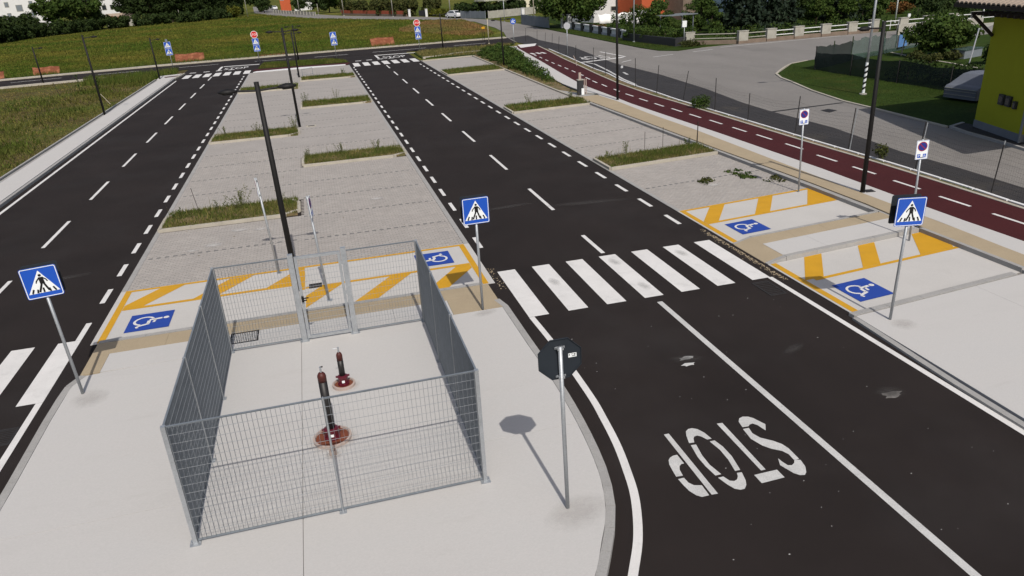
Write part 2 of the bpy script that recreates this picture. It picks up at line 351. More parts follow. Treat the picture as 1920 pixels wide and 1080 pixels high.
for k in range(7): mark(rect(-6.13-.49-.975*k, 14.45, -6.13-.975*k, 17.3), name='crossing_stripe')
mark(rect(-6.26, 17.304, -6.13, 18.3), name='edge_line'); mark(rect(-6.26, -8, -6.13, 14.446), name='edge_line')
mark(rect(10.24, 5.5, 10.37, 14.616), name='edge_line')
mark(rect(7.07, -6, 7.2, 14.3), WHITEP2, 'centre_line')
curve = [(4.06, 14.612), (4.12, 12.93), (4.11, 11.0), (4.06, 10.2), (3.98, 9.4), (3.86, 8.7), (3.71, 8.05), (3.43, 7.32), (3.12, 6.76), (2.7, 6.1), (2.0, 5.3), (1.0, 4.6), (-.4, 4.2), (-2, 4.3)]
mark(strip(smooth(curve), .13), name='edge_line')
for k in range(28): mark(rect(3.97, 19.66+2.005*k, 4.09, 20.66+2.005*k), name='edge_dash')
for k in range(27): mark(rect(10.16, 19.27+2.02*k, 10.29, 20.27+2.02*k), name='edge_dash')
for k in range(28): mark(rect(-6.25, 19.55+2.01*k, -6.12, 20.55+2.01*k), name='edge_dash')
for k in range(10): mark(rect(-9.31, 19.4+6.02*k, -9.19, 22.45+6.02*k), name='lane_dash')
mark(rect(7.07, 17.85, 7.19, 19.5), name='lane_dash')
for k in range(9): mark(rect(7.07, 22.3+6.1*k, 7.19, 25.2+6.1*k), name='lane_dash')
mark(rect(-12.33, 17, -12.2, 75.5), name='edge_line')
LET = dict(P1=[(4.83, 9.37), (4.92, 9.37), (4.91, 7.73), (4.81, 7.74)],
 P2=[(4.59, 8.71), (4.64, 8.76), (4.71, 8.79), (4.78, 8.79), (4.78, 8.55), (4.73, 8.55), (4.68, 8.51), (4.64, 8.43), (4.62, 8.28), (4.51, 8.29), (4.53, 8.48), (4.55, 8.61)],
 P3=[(4.51, 8.23), (4.61, 8.23), (4.62, 8.10), (4.67, 8.02), (4.78, 7.98), (4.77, 7.74), (4.65, 7.74), (4.59, 7.80), (4.54, 7.92), (4.52, 8.06)],
 O1=[(5.11, 9.01), (5.17, 9.22), (5.22, 9.33), (5.29, 9.38), (5.36, 9.38), (5.43, 9.33), (5.49, 9.20), (5.52, 9.00), (5.44, 9.00), (5.39, 9.11), (5.34, 9.16), (5.28, 9.15), (5.24, 9.10), (5.20, 9.00)],
 O2=[(5.11, 8.95), (5.20, 8.94), (5.15, 8.65), (5.14, 8.39), (5.19, 8.12), (5.09, 8.12), (5.06, 8.37), (5.06, 8.62)],
 O3=[(5.45, 8.94), (5.54, 8.94), (5.58, 8.74), (5.58, 8.47), (5.52, 8.12), (5.43, 8.12), (5.48, 8.41), (5.49, 8.68)],
 O4=[(5.10, 8.06), (5.19, 8.06), (5.23, 7.94), (5.29, 7.91), (5.35, 7.93), (5.40, 7.99), (5.43, 8.07), (5.51, 8.06), (5.46, 7.87), (5.41, 7.77), (5.34, 7.70), (5.27, 7.70), (5.20, 7.75), (5.15, 7.87)],
 T1=[(5.82, 9.36), (5.92, 9.35), (5.89, 8.00), (5.81, 8.00)], T2=[(5.65, 7.94), (6.05, 7.94), (6.05, 7.74), (5.65, 7.73)],
 S1=[(6.17, 9.12), (6.20, 9.29), (6.26, 9.37), (6.34, 9.40), (6.43, 9.37), (6.49, 9.30), (6.54, 9.17), (6.58, 9.07), (6.48, 8.91), (6.44, 9.09), (6.39, 9.16), (6.33, 9.15), (6.28, 9.11)],
 S2=[(6.15, 9.07), (6.26, 9.07), (6.23, 8.91), (6.28, 8.76), (6.43, 8.61), (6.51, 8.49), (6.54, 8.35), (6.53, 8.06), (6.44, 8.06), (6.45, 8.22), (6.40, 8.33), (6.28, 8.43), (6.19, 8.56), (6.12, 8.78)],
 S3=[(6.23, 8.18), (6.24, 8.09), (6.27, 7.98), (6.33, 7.96), (6.40, 8.00), (6.45, 8.07), (6.535, 8.03), (6.50, 7.86), (6.43, 7.74), (6.37, 7.69), (6.30, 7.71), (6.24, 7.78), (6.16, 8.02)])
for ch in 'SOTP':
    mb = MB()
    for k, p in LET.items():
        if k[0] == ch: mb.flat(p, .004)
    mb.build('stop_letter', WHITEP2, road)
# far ends of both roads: crossings, give-way dashes, stop boxes
for k in range(7): mark(rect(4.15+.97*k, 75.2, 4.75+.97*k, 78.6), name='crossing_stripe')
for k in range(7): mark(rect(-12.0+.93*k, 76.9, -11.4+.93*k, 80.0), name='crossing_stripe')
for k, x in enumerate((4.6, 5.75, 6.95, 8.1)): mark(rect(x, 80.5+.1*k, x+.6, 81.0+.1*k), name='crossing_stripe')
for k, x in enumerate((-11.9, -10.6, -9.4, -8.2)): mark(rect(x, 81.8+.1*k, x+.6, 82.3+.1*k), name='crossing_stripe')
mark([(7.3, 85.3), (11.6, 84.9), (11.6, 85.5), (7.3, 85.9)], name='stop_line'); mark(rect(7.02, 81.6, 7.25, 85.8), name='centre_line')
mark([(-9.0, 86.2), (-5.3, 85.8), (-5.3, 86.4), (-9.0, 86.85)], name='stop_line'); mark(rect(-9.3, 82.6, -9.05, 86.6), name='centre_line')
tv, tf, tw = text_mesh('STOP')
def road_text(x, y, w, l, rz, parent=road, z=.006):
    m = Matrix.Rotation(rz, 3, 'Z'); o = MB().add([m @ Vector((a*w/tw, b*l, 0))+Vector((x, y, z)) for a, b in tv], tf).build('stop_lettering', WHITEP, parent); return o
road_text(8.85, 82.2, 2.4, 2.3, 0); road_text(-7.5, 83.6, 2.4, 2.0, 0)
for a, b in (((-14, 89.9), (-9.9, 90.3)), ((0.6, 89.6), (4.4, 89.9)), ((7.2, 90.0), (13.6, 90.4)), ((-29.9, 87.5), (-25.4, 88.5)), ((-22, 89), (-18, 89.5)), ((-6, 90.2), (-2, 90.3)), ((17, 90.4), (21, 90.6))):
    mark(bar(a, b, .16), name='lane_dash', parent=street, z=.001)
mark([(22.7, 62.3), (22.75, 62.75), (27.9, 64.2), (27.2, 63.4)], parent=old, name='stop_line', z=.003); mark(bar((27.7, 70), (27.85, 64.1), .22), parent=old, name='centre_line', z=.003)
road_text(25.3, 65.6, 2.6, 2.6, PI, old, .004)
for a, b in (((25.8, 60.2), (27.2, 61.3)), ((29.6, 62), (31.9, 62.7)), ((34.2, 63.3), (36.6, 63.9)), ((38, 65), (52, 65.9)), ((24.2, 56.4), (24.9, 58)), ((23, 52.5), (23.3, 54))): mark(bar(a, b, .18), WHITEP2, 'lane_dash', old, .003)
mark(strip([(21.35, 47.3), (21.75, 50.5), (22.7, 55.5), (23.5, 60.5), (23.4, 62.3)], .18), WHITEP2, 'edge_line', old, .003)
mark([(25.29, 32.92), (25.9, 33.09), (25.98, 32.48), (25.28, 32.19)], IRON, 'manhole_cover', old, .003)
for i, (cx, cy, r) in enumerate(((6.43, 11.62, .13), (6.36, 11.38, .11), (9.21, 9.12, .16))):
    mark([(cx+r*random.uniform(.5, 1.25)*math.cos(t*PI/7)*1.5, cy+r*random.uniform(.5, 1.2)*math.sin(t*PI/7)*.7) for t in range(14)], (WHITEP2, WHITEP2, OLDROAD)[i], 'paint_smear')
random.seed(3); chips = MB()                      # paint crumbs and grit on the asphalt
for k in range(45):
    x, y = random.uniform(4.3, 9.9), random.uniform(6, 14); r = random.uniform(.004, .011)
    chips.add([(x+r*math.cos(t*PI/2+k)*random.uniform(.5, 2.2), y+r*math.sin(t*PI/2+k), .004) for t in range(4)], [(0, 1, 2, 3)])
chips.build('paint_crumbs', WHITEP2, road, kind='stuff')
def grate(name, x0, y0, x1, y1, z, n, parent, along='x', bw=.028):
    fr = MB()
    for q in (rect(x0, y0, x1, y0+.04), rect(x0, y1-.04, x1, y1), rect(x0, y0+.04, x0+.04, y1-.04), rect(x1-.04, y0+.04, x1, y1-.04)): fr.prism(q, z-.1, z+.006)
    o = fr.build(name, IRON, parent)
    for k in range(n):
        t = (k+.5)/n
        b = MB()
        if along == 'x': yy = y0+.04+(y1-y0-.08)*t; b.prism(rect(x0+.04, yy-bw/2, x1-.04, yy+bw/2), z-.05, z+.004)
        else: xx = x0+.04+(x1-x0-.08)*t; b.prism(rect(xx-bw/2, y0+.04, xx+bw/2, y1-.04), z-.05, z+.004)
        b.build('grate_bar', IRON, o)
    return o
g_ = grate('drain_grate', 9.68, 13.62, 10.12, 14.45, 0.004, 8, None); tag(g_, 'dark road drain grate beside the white edge line before the right crossing', 'drain')
g_ = grate('drain_grate', -6.62, 13.0, -6.27, 13.6, 0.004, 8, None); tag(g_, 'dark road drain grate on the left road next to the pavement corner', 'drain')

def stainmat(name, col, k):
    m = mat(name, col, var=.1, scale=3, rough=.95); nt = m.node_tree; N = nt.nodes; L = nt.links
    tc = N.new('ShaderNodeTexCoord'); gr = N.new('ShaderNodeTexGradient'); gr.gradient_type = 'SPHERICAL'; L.new(tc.outputs['Object'], gr.inputs[0])
    no = N.new('ShaderNodeTexNoise'); no.inputs['Scale'].default_value = 2.6; no.inputs['Detail'].default_value = 6; no.inputs['Roughness'].default_value = .75; L.new(tc.outputs['Object'], no.inputs['Vector'])
    mu = N.new('ShaderNodeMath'); mu.operation = 'MULTIPLY'; L.new(gr.outputs['Fac'], mu.inputs[0]); L.new(no.outputs['Fac'], mu.inputs[1])
    mr = N.new('ShaderNodeMapRange'); mr.inputs['From Min'].default_value = .12; mr.inputs['From Max'].default_value = .42; mr.inputs['To Max'].default_value = k; L.new(mu.outputs[0], mr.inputs['Value'])
    t = N.new('ShaderNodeBsdfTransparent'); x = N.new('ShaderNodeMixShader'); L.new(mr.outputs[0], x.inputs[0]); L.new(t.outputs[0], x.inputs[1]); L.new(N['Principled BSDF'].outputs[0], x.inputs[2]); L.new(x.outputs[0], N['Material Output'].inputs[0]); return m
ST_MUD = stainmat('mud_stain', (.39, .365, .342), .25); ST_WHITE = stainmat('lime_stain', (.5, .48, .455), .7); ST_TYRE = stainmat('tyre_smudge', (.4, .395, .38), .4); ST_DUST = stainmat('dust_stain', (.055, .05, .047), .55); ST_RUST = stainmat('rust_stain', (.38, .31, .265), .3)
def stain(x, y, z, rx, ry, m, parent, rz=0.):
    o = MB().flat([(math.cos(k*PI/10), math.sin(k*PI/10)) for k in range(20)], 0).build('stain', m, parent); o.location = (x, y, z); o.scale = (rx, ry, 1); o.rotation_euler = (0, 0, rz); return o
stain(6.4, 11.6, .007, .5, .22, ST_DUST, road, -.2); stain(9.2, 9.2, .007, .4, .3, ST_DUST, road); stain(8.6, 11.2, .007, .5, .2, ST_DUST, road, .4); stain(8.5, 22.6, .007, 2.2, .35, ST_DUST, road, -.12); stain(5.8, 23.3, .007, 1.6, .25, ST_DUST, road, .1); stain(-7.9, 22, .007, 1.4, .3, ST_DUST, road, .2)
for x, y in ((7.15, 17.1), (9.1, 17.0), (7.2, 15.3), (5.2, 16.4)): stain(x, y, .008, .2, .42, ST_TYRE, road, .1)
# ------------------------------------------------------------------ kerb stones
def kerb_run(parent, pts, w, z0, z1, m=KERB, step=1.0, gap=.006, joined=False):
    P = resample(pts, step); J = MB()
    for a, b in zip(P[:-1], P[1:]):
        a = Vector(a); b = Vector(b); d = (b-a).normalized(); n = Vector((-d.y, d.x))*w/2; g = d*gap/2
        poly = [tuple(a+g-n), tuple(b-g-n), tuple(b-g+n), tuple(a+g+n)]
        if joined: J.prism(poly, z0, z1)
        else: MB().prism(poly, z0, z1).build('kerb_stone', m, parent)
    if joined: J.build('far_kerb_stones', m, parent, kind='stuff')
def kerb(name='kerb'):
    o = bpy.data.objects.new(name, None); C.objects.link(o); return struct(o)

# ------------------------------------------------------------------ the parking bays
def shear(p): return (p[0], p[1]+.1*(p[0]-10.8))
bay = struct(MB().prism(rect(-5.85, 16.85, 3.76, 77.2), -.25, -.006).build('parking_area', JOINT))
rbay = struct(MB().prism([shear(p) for p in rect(10.74, 11.9, 16.2, 76)], -.25, -.006).build('parking_area', JOINT))
for x0, x1 in ((-5.85, -5.7), (3.61, 3.76)): MB().prism(rect(x0, 20.2, x1, 77.2), -.2, .007).build('flush_edging', KERB, bay)
MB().prism(rect(10.74, 20.45, 10.88, 74.6), -.2, .007).build('flush_edging', KERB, rbay)
def pavers(name, x0, x1, y0, y1, parent, seed, rows=(), sh=False, L=.2, W=.1, joint=.005, holes=()):
    """running bond of blocks, each with its own top and sides; `rows` are y values left free for marker rows"""
    g = np.random.default_rng(seed); V = []; n = 0
    ny = int((y1-y0)/W)
    X0 = []; X1 = []; Y0 = []; Y1 = []
    for j in range(ny):
        y = y0+j*W
        if any(abs(y+W/2-r) < W*.55 for r in rows): continue
        if any(h0-.02 < y+W/2 < h1+.02 and (hx0, hx1) == (None, None) for h0, h1, hx0, hx1 in holes): continue
        xs = np.arange(x0-(L/2 if j % 2 else 0), x1, L)
        a = np.maximum(xs, x0); b = np.minimum(xs+L, x1); k = b-a > .03
        X0.append(a[k]); X1.append(b[k]); Y0.append(np.full(k.sum(), y)); Y1.append(np.full(k.sum(), y+W))
    X0, X1, Y0, Y1 = map(np.concatenate, (X0, X1, Y0, Y1)); X0 += joint/2; X1 -= joint/2; Y0 += joint/2; Y1 -= joint/2
    for h0, h1, hx0, hx1 in holes:
        if hx0 is not None:
            k = ~((Y0 > h0) & (Y1 < h1) & (X0 > hx0) & (X1 < hx1)); X0, X1, Y0, Y1 = X0[k], X1[k], Y0[k], Y1[k]
    k = len(X0); Z = .006+g.normal(0, .0009, k); c = .004
    def ring(ins, z): return np.stack([np.c_[X0+ins, Y0+ins, z], np.c_[X1-ins, Y0+ins, z], np.c_[X1-ins, Y1-ins, z], np.c_[X0+ins, Y1-ins, z]], 1)
    V = np.concatenate([ring(0, np.full(k, -.006)), ring(0, Z-c), ring(c, Z)], 1)
    if sh: V[:, :, 1] += .1*(V[:, :, 0]-10.8)
    f = [(8, 9, 10, 11)]+[(4+i, 4+(i+1) % 4, 8+(i+1) % 4, 8+i) for i in range(4)]+[(i, (i+1) % 4, 4+(i+1) % 4, 4+i) for i in range(4)]
    F = (np.array(f)[None]+np.arange(k)[:, None, None]*12).reshape(-1, 4)
    return np_mesh(name, V.reshape(-1, 3), F, PAVER, parent, 'stuff')
PL = [(25.45, 27.6), (40.9, 43.2), (61.4, 64.2)]                     # planters, left column
PR = [(33.0, 35.1), (50.4, 53.2), (66.1, 68.8)]                      # planters, middle column
PX = [(26.35, 28.2), (40.9, 43.4), (61.4, 65.0)]                     # planters, right column (before the skew)
LINES_L = [22.75, 30.15, 32.65, 35.25, 37.75, 45.7, 48.3, 50.9, 53.4, 55.9, 58.5, 66.7, 69.2]
LINES_R = [22.65, 25.25, 27.75, 30.25, 37.65, 40.2, 42.7, 45.2, 47.7, 55.7, 58.2, 60.7, 63.3]
LINES_X = [23.3, 30.7, 33.2, 35.7, 38.3, 46, 48.5, 51, 53.5, 56, 58.6]
NEAR = 38.0
pavers('pavers', -5.7, 3.61, 20.2, NEAR, bay, 1, holes=[(25.4, 27.65, -5.8, -1.0), (32.95, 35.15, -1.15, 3.7)]+[(r-.07, r+.07, -5.62, -1.2) for r in LINES_L]+[(r-.07, r+.07, -1.02, 3.55) for r in LINES_R])
pavers('pavers', 10.88, 16.05, 20.45, 40.9, rbay, 3, LINES_X, sh=True, holes=[(26.3, 28.25, None, None)])
# farther on the blocks are finer than the picture can show: a sheet with the same pattern in its material
PAVFAR = mat('grey_pavers_far', (.305, .283, .262), var=.07, scale=.8, rough=.93, bump=.3, bscale=40, fine=.12, fscale=14, spec=.15,
             dirt=(.35, .33, .305), dlo=.6, dhi=.85, dscale=.5)
def paver_sheet(poly, parent): return MB().prism(poly, -.2, .005).build('paver_field', PAVFAR, parent)
paver_sheet(rect(-5.7, NEAR, 3.61, 77.2), bay)
paver_sheet([shear(p) for p in rect(10.88, 40.9, 16.05, 74.6)], rbay)
# marker blocks between the bays: every second block of a row is dark
dark = []
for xs, rows, sh in ((np.arange(-5.55, -1.25, .236), LINES_L, 0), (np.arange(-.95, 3.5, .236), LINES_R, 0), (np.arange(11.05, 15.9, .236), LINES_X, 1)):
    for y in rows:
        for x in xs: dark.append((y, x, sh))
dark.sort(); FARD = MB(); PALE = MB(); dme = None
for i, (y, x, sh) in enumerate(dark):
    yy = y+(.1*(x-10.8) if sh else 0)
    if y < NEAR+.2 or (sh and y < 40):
        PALE.box((x+.118, yy, -.001), (.112, .09, .014))
    if i < 290:
        if dme is None:
            o = MB().box((0, 0, 0), (.112, .088, .016)).build('dark_paver', DARKP, rbay if sh else bay); dme = o.data
        else:
            o = bpy.data.objects.new('dark_paver', dme); C.objects.link(o); o.parent = rbay if sh else bay
        o.location = (x, yy, 0)
    else: FARD.box((x, yy, 0.001), (.115, .085, .016))
PALE.build('pale_marker_pavers', PAVER, bay, kind='stuff'); FARD.build('far_dark_pavers', DARKP, bay, kind='stuff')
# disabled bays: concrete slabs with yellow and blue paint
MB().prism(rect(-5.85, 16.92, -1.1, 20.19), -.2, .006).build('concrete_slab', CONC2, bay)
MB().prism(rect(-1.094, 16.92, 3.76, 20.19), -.2, .006).build('concrete_slab', CONC2, bay)
Y0 = .0105
def ybar(poly, parent=bay): return MB().flat(poly, Y0).build('bay_marking', YEL, parent)
ybar(rect(-5.72, 20.06, 3.6, 20.18)); ybar(rect(-5.72, 16.95, -5.56, 20.05)); ybar(rect(3.44, 16.95, 3.6, 20.05))
ybar(rect(-1.2, 18.4, -1.02, 20.05)); ybar(rect(-5.55, 18.78, -1.21, 18.92)); ybar(rect(-1.01, 18.45, 3.43, 18.58))
def zz(x0, x1, y0, y1, xa, w, sl): return clip(clip([(xa, y0), (xa+w, y0), (xa+w+sl, y1), (xa+sl, y1)], 1, 0, x1), -1, 0, -x0)
for xa in (-5.68, -3.85, -2.02): ybar(zz(-5.55, -1.21, 18.925, 20.055, xa, .62, .84))
for xa in (-1.75, .08, 1.9): ybar(zz(-1.01, 3.43, 16.95, 18.445, xa, .58, 1.12))
def isa(cx, cy, ang, parent, w=1.02, h=1.0, sk=0., mir=1):
    """blue square with the white wheelchair sign; ang turns its upward direction"""
    ca, sa = math.cos(ang), math.sin(ang)
    T = lambda p: (cx+mir*p[0]*ca*1.0-p[1]*sa, cy+mir*p[0]*sa+p[1]*ca+sk*(-p[1]*sa))
    MB().flat([T((a*w/2, b*h/2)) for a, b in ((-1, -1), (1, -1), (1, 1), (-1, 1))], Y0+.004).build('blue_square', BLUEP, parent)
    mb = MB()
    for q in isa_polys(): mb.flat([T(p) for p in q], Y0+.008)
    mb.build('wheelchair_symbol', WHITEP, parent)
def isa_polys():
    return [circle(-.1, .36, .068, 12), bar((-.1, .27), (-.07, -.02), .085), bar((-.07, .12), (.1, .1), .06), bar((-.03, -.02), (.14, -.02), .08),
            bar((.15, .01), (.24, -.25), .075), bar((.245, -.27), (.34, -.23), .06), arc_band(-.05, -.14, .19, .25, 115, 345, 14)]
isa(-4.72, 17.82, -PI/2, bay); isa(2.55, 19.28, PI/2, bay)
# right pair
def sp(*p): return [shear(q) for q in p]
MB().prism(sp((10.74, 17.1), (16.05, 17.2), (16.05, 20.44), (10.74, 20.44)), -.2, .006).build('concrete_slab', CONC2, rbay)
MB().prism(sp((10.74, 12.12), (16.05, 12.12), (16.05, 15.36), (10.74, 15.36)), -.2, .006).build('concrete_slab', CONC2, rbay)
def rb(x0, y0, x1, y1): return sp((x0, y0), (x1, y0), (x1, y1), (x0, y1))
ybar(rb(10.8, 20.3, 16.0, 20.43), rbay); ybar(rb(10.8, 17.15, 10.97, 20.29), rbay); ybar(rb(10.98, 18.85, 15.9, 18.98), rbay)
for xa in (10.85, 12.77, 14.8): ybar([shear(p) for p in zz(10.98, 15.95, 18.985, 20.295, xa, .58 if xa < 14 else 1.3, 1.02)], rbay)
ybar(rb(10.8, 12.14, 10.97, 15.34), rbay); ybar(rb(11.2, 13.96, 15.9, 14.08), rbay)
for xa in (10.95, 12.76, 14.68): ybar([shear(p) for p in zz(10.98, 15.95, 14.085, 15.34, xa, .57 if xa < 14 else 1.15, .93)], rbay)
isa(11.9, 18.2, -PI/2, rbay, sk=.1); isa(11.82, 13.14, -PI/2, rbay, sk=.1)

# ------------------------------------------------------------------ raised concrete plaza with rounded end
RIM = [(3.56, 15.66), (3.66, 15.2), (3.68, 13.2), (3.71, 11.5), (3.66, 10.0), (3.52, 8.66), (3.28, 7.75), (2.98, 7.16), (2.66, 6.6), (2.1, 5.9), (1.2, 5.2), (.2, 4.8), (-1.1, 4.6), (-2.6, 4.85), (-4, 5.6), (-5, 6.8), (-5.55, 8.4),
       (-5.78, 10.2), (-5.8, 11.6), (-5.82, 13.4), (-5.8, 14.7), (-5.6, 15.16)]
RIM = RIM[:2]+smooth(RIM[2:-2], 4)+RIM[-2:]
def inset(pts, d):
    out = []
    for i in range(len(pts)):
        p = Vector(pts[max(i-1, 0)]); q = Vector(pts[min(i+1, len(pts)-1)]); t = (q-p).normalized(); n = Vector((t.y, -t.x)); out.append(tuple(Vector(pts[i])+n*d))
    return out
rim_in = inset(RIM, .15)
plaza = struct(MB().prism(rim_in, -.2, .09).build('pavement', KERB))
body = [p for p in rim_in]
def slab(poly, m=CONC, parent=None, z=.12, name='concrete_slab', g=.004):
    c = Vector((sum(p[0] for p in poly)/len(poly), sum(p[1] for p in poly)/len(poly)))
    return MB().prism(poly, .0, z).build(name, m, parent or plaza)
for (a, b, c) in ((1, 0, -1.115), (-1, 0, 1.105)):
    half = clip(body, a, b, c)
    for (d, e, f) in ((0, 1, 10.03), (0, -1, -10.036)):
        q = clip(clip(half, d, e, f), 0, 1, 15.16)
        slab(q)
kerbs = kerb()
kerb_run(kerbs, inset(RIM, .073), .14, -.1, .122, KERB, .46, .007)
# strip behind the fence: pale slab, sandy border, upstand kerb
pv2 = struct(MB().prism(rect(-5.58, 15.17, 3.5, 16.72), -.2, .07).build('pavement', KERB))
slab(rect(-5.22, 15.175, -2.2, 16.03), parent=pv2); slab(rect(-2.195, 15.175, 1.0, 16.03), parent=pv2); slab(rect(1.005, 15.175, 2.33, 16.03), parent=pv2)
slab(rect(-5.6, 15.175, -5.226, 16.03), TAN, pv2, name='sandy_slab'); slab(rect(2.336, 15.175, 3.52, 16.03), TAN, pv2, name='sandy_slab')
for k in range(6): slab(rect(-5.6+1.52*k, 16.036, -5.6+1.52*k+1.516, 16.66), TAN, pv2, name='sandy_slab')
kerb_run(kerbs, [(-5.6, 16.76), (3.5, 16.76)], .12, -.1, .125, KERB, 1.0)
# ------------------------------------------------------------------ right pavement: pale slab, islands, sandy strip, white strip
rp = struct(MB().prism(sp((10.62, -8), (18.0, -8), (17.6, 11.95), (10.62, 11.9)), -.2, .03).build('pavement', KERB))
for y0, y1 in ((-8, 3.0), (3.004, 7.3), (7.304, 11.93)):
    slab(sp((10.56, y0), (14.2, y0), (14.2, y1), (10.66, y1)), parent=rp, z=.06); slab(sp((14.204, y0), (17.9, y0), (17.9, y1), (14.204, y1)), parent=rp, z=.06)
kerb_run(kerbs, [(10.42, -8), (10.42, 6.5), (10.45, 8.8), (10.52, 10.2), (10.62, 11.9)], .13, -.1, .05, KERB, 1.0)
kerb_run(kerbs, sp((10.62, 12.03), (15.85, 12.05)), .16, -.1, .075, KERB, 1.0)
isl = struct(MB().prism(sp((11.32, 15.4), (16.05, 15.4), (16.05, 17.1), (11.32, 17.1)), -.2, .08).build('pavement', KERB))
def wedge_slab(poly, m, parent, name, z0=.012, xr=11.0):
    """slab whose road end ramps down to the road"""
    poly = ccw(poly); n = len(poly); v = [(x, y, -.05) for x, y in poly]+[(x, y, z0 if x < xr else .12) for x, y in poly]
    return MB().add(v, [tuple(range(n, 2*n))]+[(i, (i+1) % n, n+(i+1) % n, n+i) for i in range(n)]).build(name, m, parent)
wedge_slab(sp((10.72, 15.51), (11.3, 15.51), (11.3, 17.025), (10.72, 17.025)), TAN, isl, 'sandy_slab')
for k in range(4): slab(sp((11.3+1.17*k, 16.46), (11.3+1.17*k+1.166, 16.46), (11.3+1.17*k+1.166, 17.02), (11.3+1.17*k, 17.02)), TAN, isl, name='sandy_slab')
slab(sp((11.31, 15.53), (12.75, 15.53), (12.75, 16.45), (11.31, 16.45)), parent=isl); slab(sp((12.755, 15.53), (15.9, 15.53), (15.9, 16.45), (12.755, 16.45)), parent=isl)
kerb_run(kerbs, sp((11.32, 15.44), (15.9, 15.44)), .14, -.1, .122, KERB, 1.0); kerb_run(kerbs, sp((11.32, 17.08), (15.9, 17.1)), .1, -.1, .124, KERB, 1.0)
for y0, y1 in ((15.37, 15.505), (17.03, 17.125)): wedge_slab(sp((10.74, y0), (11.315, y0), (11.315, y1), (10.74, y1)), KERB, kerbs, 'kerb_stone')
# long strips beside the cycle path
kx = [(15.9, -6), (15.9, 12.5), (15.93, 16), (16.1, 18), (16.12, 22), (15.98, 27), (15.94, 33), (15.85, 41), (15.75, 48), (15.9, 62), (16.1, 76.5)]
tanx = [(16.7, -6), (16.66, 13), (16.82, 16), (16.86, 19), (16.9, 22), (17.2, 31.5), (17.15, 36), (17.3, 41), (17.2, 43.6)]
redx = [(17.6, -6), (17.5, 13), (17.5, 16), (17.55, 18), (17.72, 22.6), (17.75, 30), (17.68, 36), (17.66, 39.8), (17.78, 42.3), (17.95, 47.5), (18.15, 50.2), (18.9, 56.3), (19.85, 63.2), (21.9, 79)]
farx = [(19.7, -6), (19.74, 15), (19.82, 17.6), (19.9, 20), (19.95, 23), (19.9, 27), (19.95, 34), (19.97, 39.3), (19.92, 41.5), (20.0, 44), (20.25, 48.1), (20.8, 53.1), (21.55, 58.8), (22.3, 65.2), (23.85, 76), (24.4, 80)]
tanbase = struct(MB().prism(kx[:9]+tanx[::-1], -.2, .08).build('pavement', KERB))
def band(A, B, y0, y1):
    def at(L, y):
        for a, b in zip(L[:-1], L[1:]):
            if a[1] <= y <= b[1]: return (a[0]+(b[0]-a[0])*(y-a[1])/(b[1]-a[1]), y)
        return (L[-1][0], y)
    return [at(A, y0), at(B, y0), at(B, y1), at(A, y1)]
y = 12.4
kx2 = [(x+.1, yy) for x, yy in kx]
while y < 43: slab(band(kx2, tanx, y, y+1.496), TAN, tanbase, name='sandy_slab'); y += 1.5
path = struct(MB().prism([(x+.004, yy) for x, yy in tanx]+[(17.4, 44.5), (16.9, 45.3), (17.0, 50), (17.3, 55), (18.4, 63), (20.3, 75), (21.3, 82)]+[(22.5, 82)]+redx[::-1], -.2, .118).build('footpath', CONC))
cyc = struct(MB().prism(redx+[(22.6, 82.5), (24.6, 82.5)]+farx[::-1], -.2, .114).build('cycle_path', RED))
for x, yy in ((18.69, 13.5), (18.69, 15.51), (18.69, 17.5), (18.78, 19.6), (18.84, 21.74), (18.86, 23.85), (19.0, 26.14), (18.98, 28.3), (18.94, 30.27), (18.93, 32.4), (18.87, 34.4), (18.85, 36.4), (18.79, 38.44), (18.79, 40.55), (18.84, 42.71), (18.95, 45), (19.11, 47.53), (19.22, 49.6), (19.45, 51.6), (19.79, 53.87), (20, 56.2), (20.2, 58.5), (20.36, 60.7), (20.53, 63), (20.75, 65.5), (21, 68.1), (21.2, 70.6)):
    a = .0 if yy < 43 else .1
    MB().flat(bar((x-a*.6, yy-.6), (x+a*.6, yy+.6), .11), .118).build('path_dash', WHITEP, cyc)
mark([(22.3, 79.5), (24.2, 80.5), (25.2, 83.2), (23, 83.4)], WHITEP, 'crossing_patch', cyc, .118)
for x in (21.3, 21.9, 22.4): mark(rect(x, 71.5, x+.3, 73), WHITEP, 'path_dash', cyc, .118)
kerb_run(kerbs, [(x+.07, yy) for x, yy in farx], .13, -.1, .13, KERBO, 1.5)
far_k = [(20.0, 10), (20.05, 16.3), (20.2, 18), (20.3, 20.3), (20.36, 23), (20.33, 26.1), (20.4, 33), (20.45, 40), (20.63, 42.5), (20.78, 46.6), (21.05, 49.6), (21.7, 53.5), (21.9, 56.7), (22.6, 62.2), (23.25, 67.2), (24.3, 76.2)]
kerb_run(kerbs, [(x+.12, yy) for x, yy in far_k], .12, -.1, .1, WHITEPL, 1.4, .05)
struct(MB().prism([(x+.12, yy) for x, yy in farx[1:]]+[(x+.06, yy) for x, yy in far_k[::-1]], -.2, .06).build('verge', SOIL))
kerb_run(kerbs, [shear(p) for p in ((15.98, 17.15), (15.98, 21), (15.9, 27), (15.8, 33), (15.75, 41))], .12, -.1, .124, KERB, 1.0)
kerb_run(kerbs, [(15.95, 12.6), (15.98, 15.9)], .12, -.1, .124, KERB, 1.0)
kerb_run(kerbs, [(15.82, 41.3), (15.75, 48), (15.9, 62), (16.1, 75.9)], .14, -.1, .1, KERBO, 1.5)
kerb_run(kerbs, [(10.8, 74.9), (16.1, 75.8)], .14, -.1, .1, KERBO, 1.5)
kerb_run(kerbs, [(16.9, 45.3), (16.75, 47.5), (17.1, 52), (17.5, 55.5)], .07, -.1, .13, IRON, 1.2)
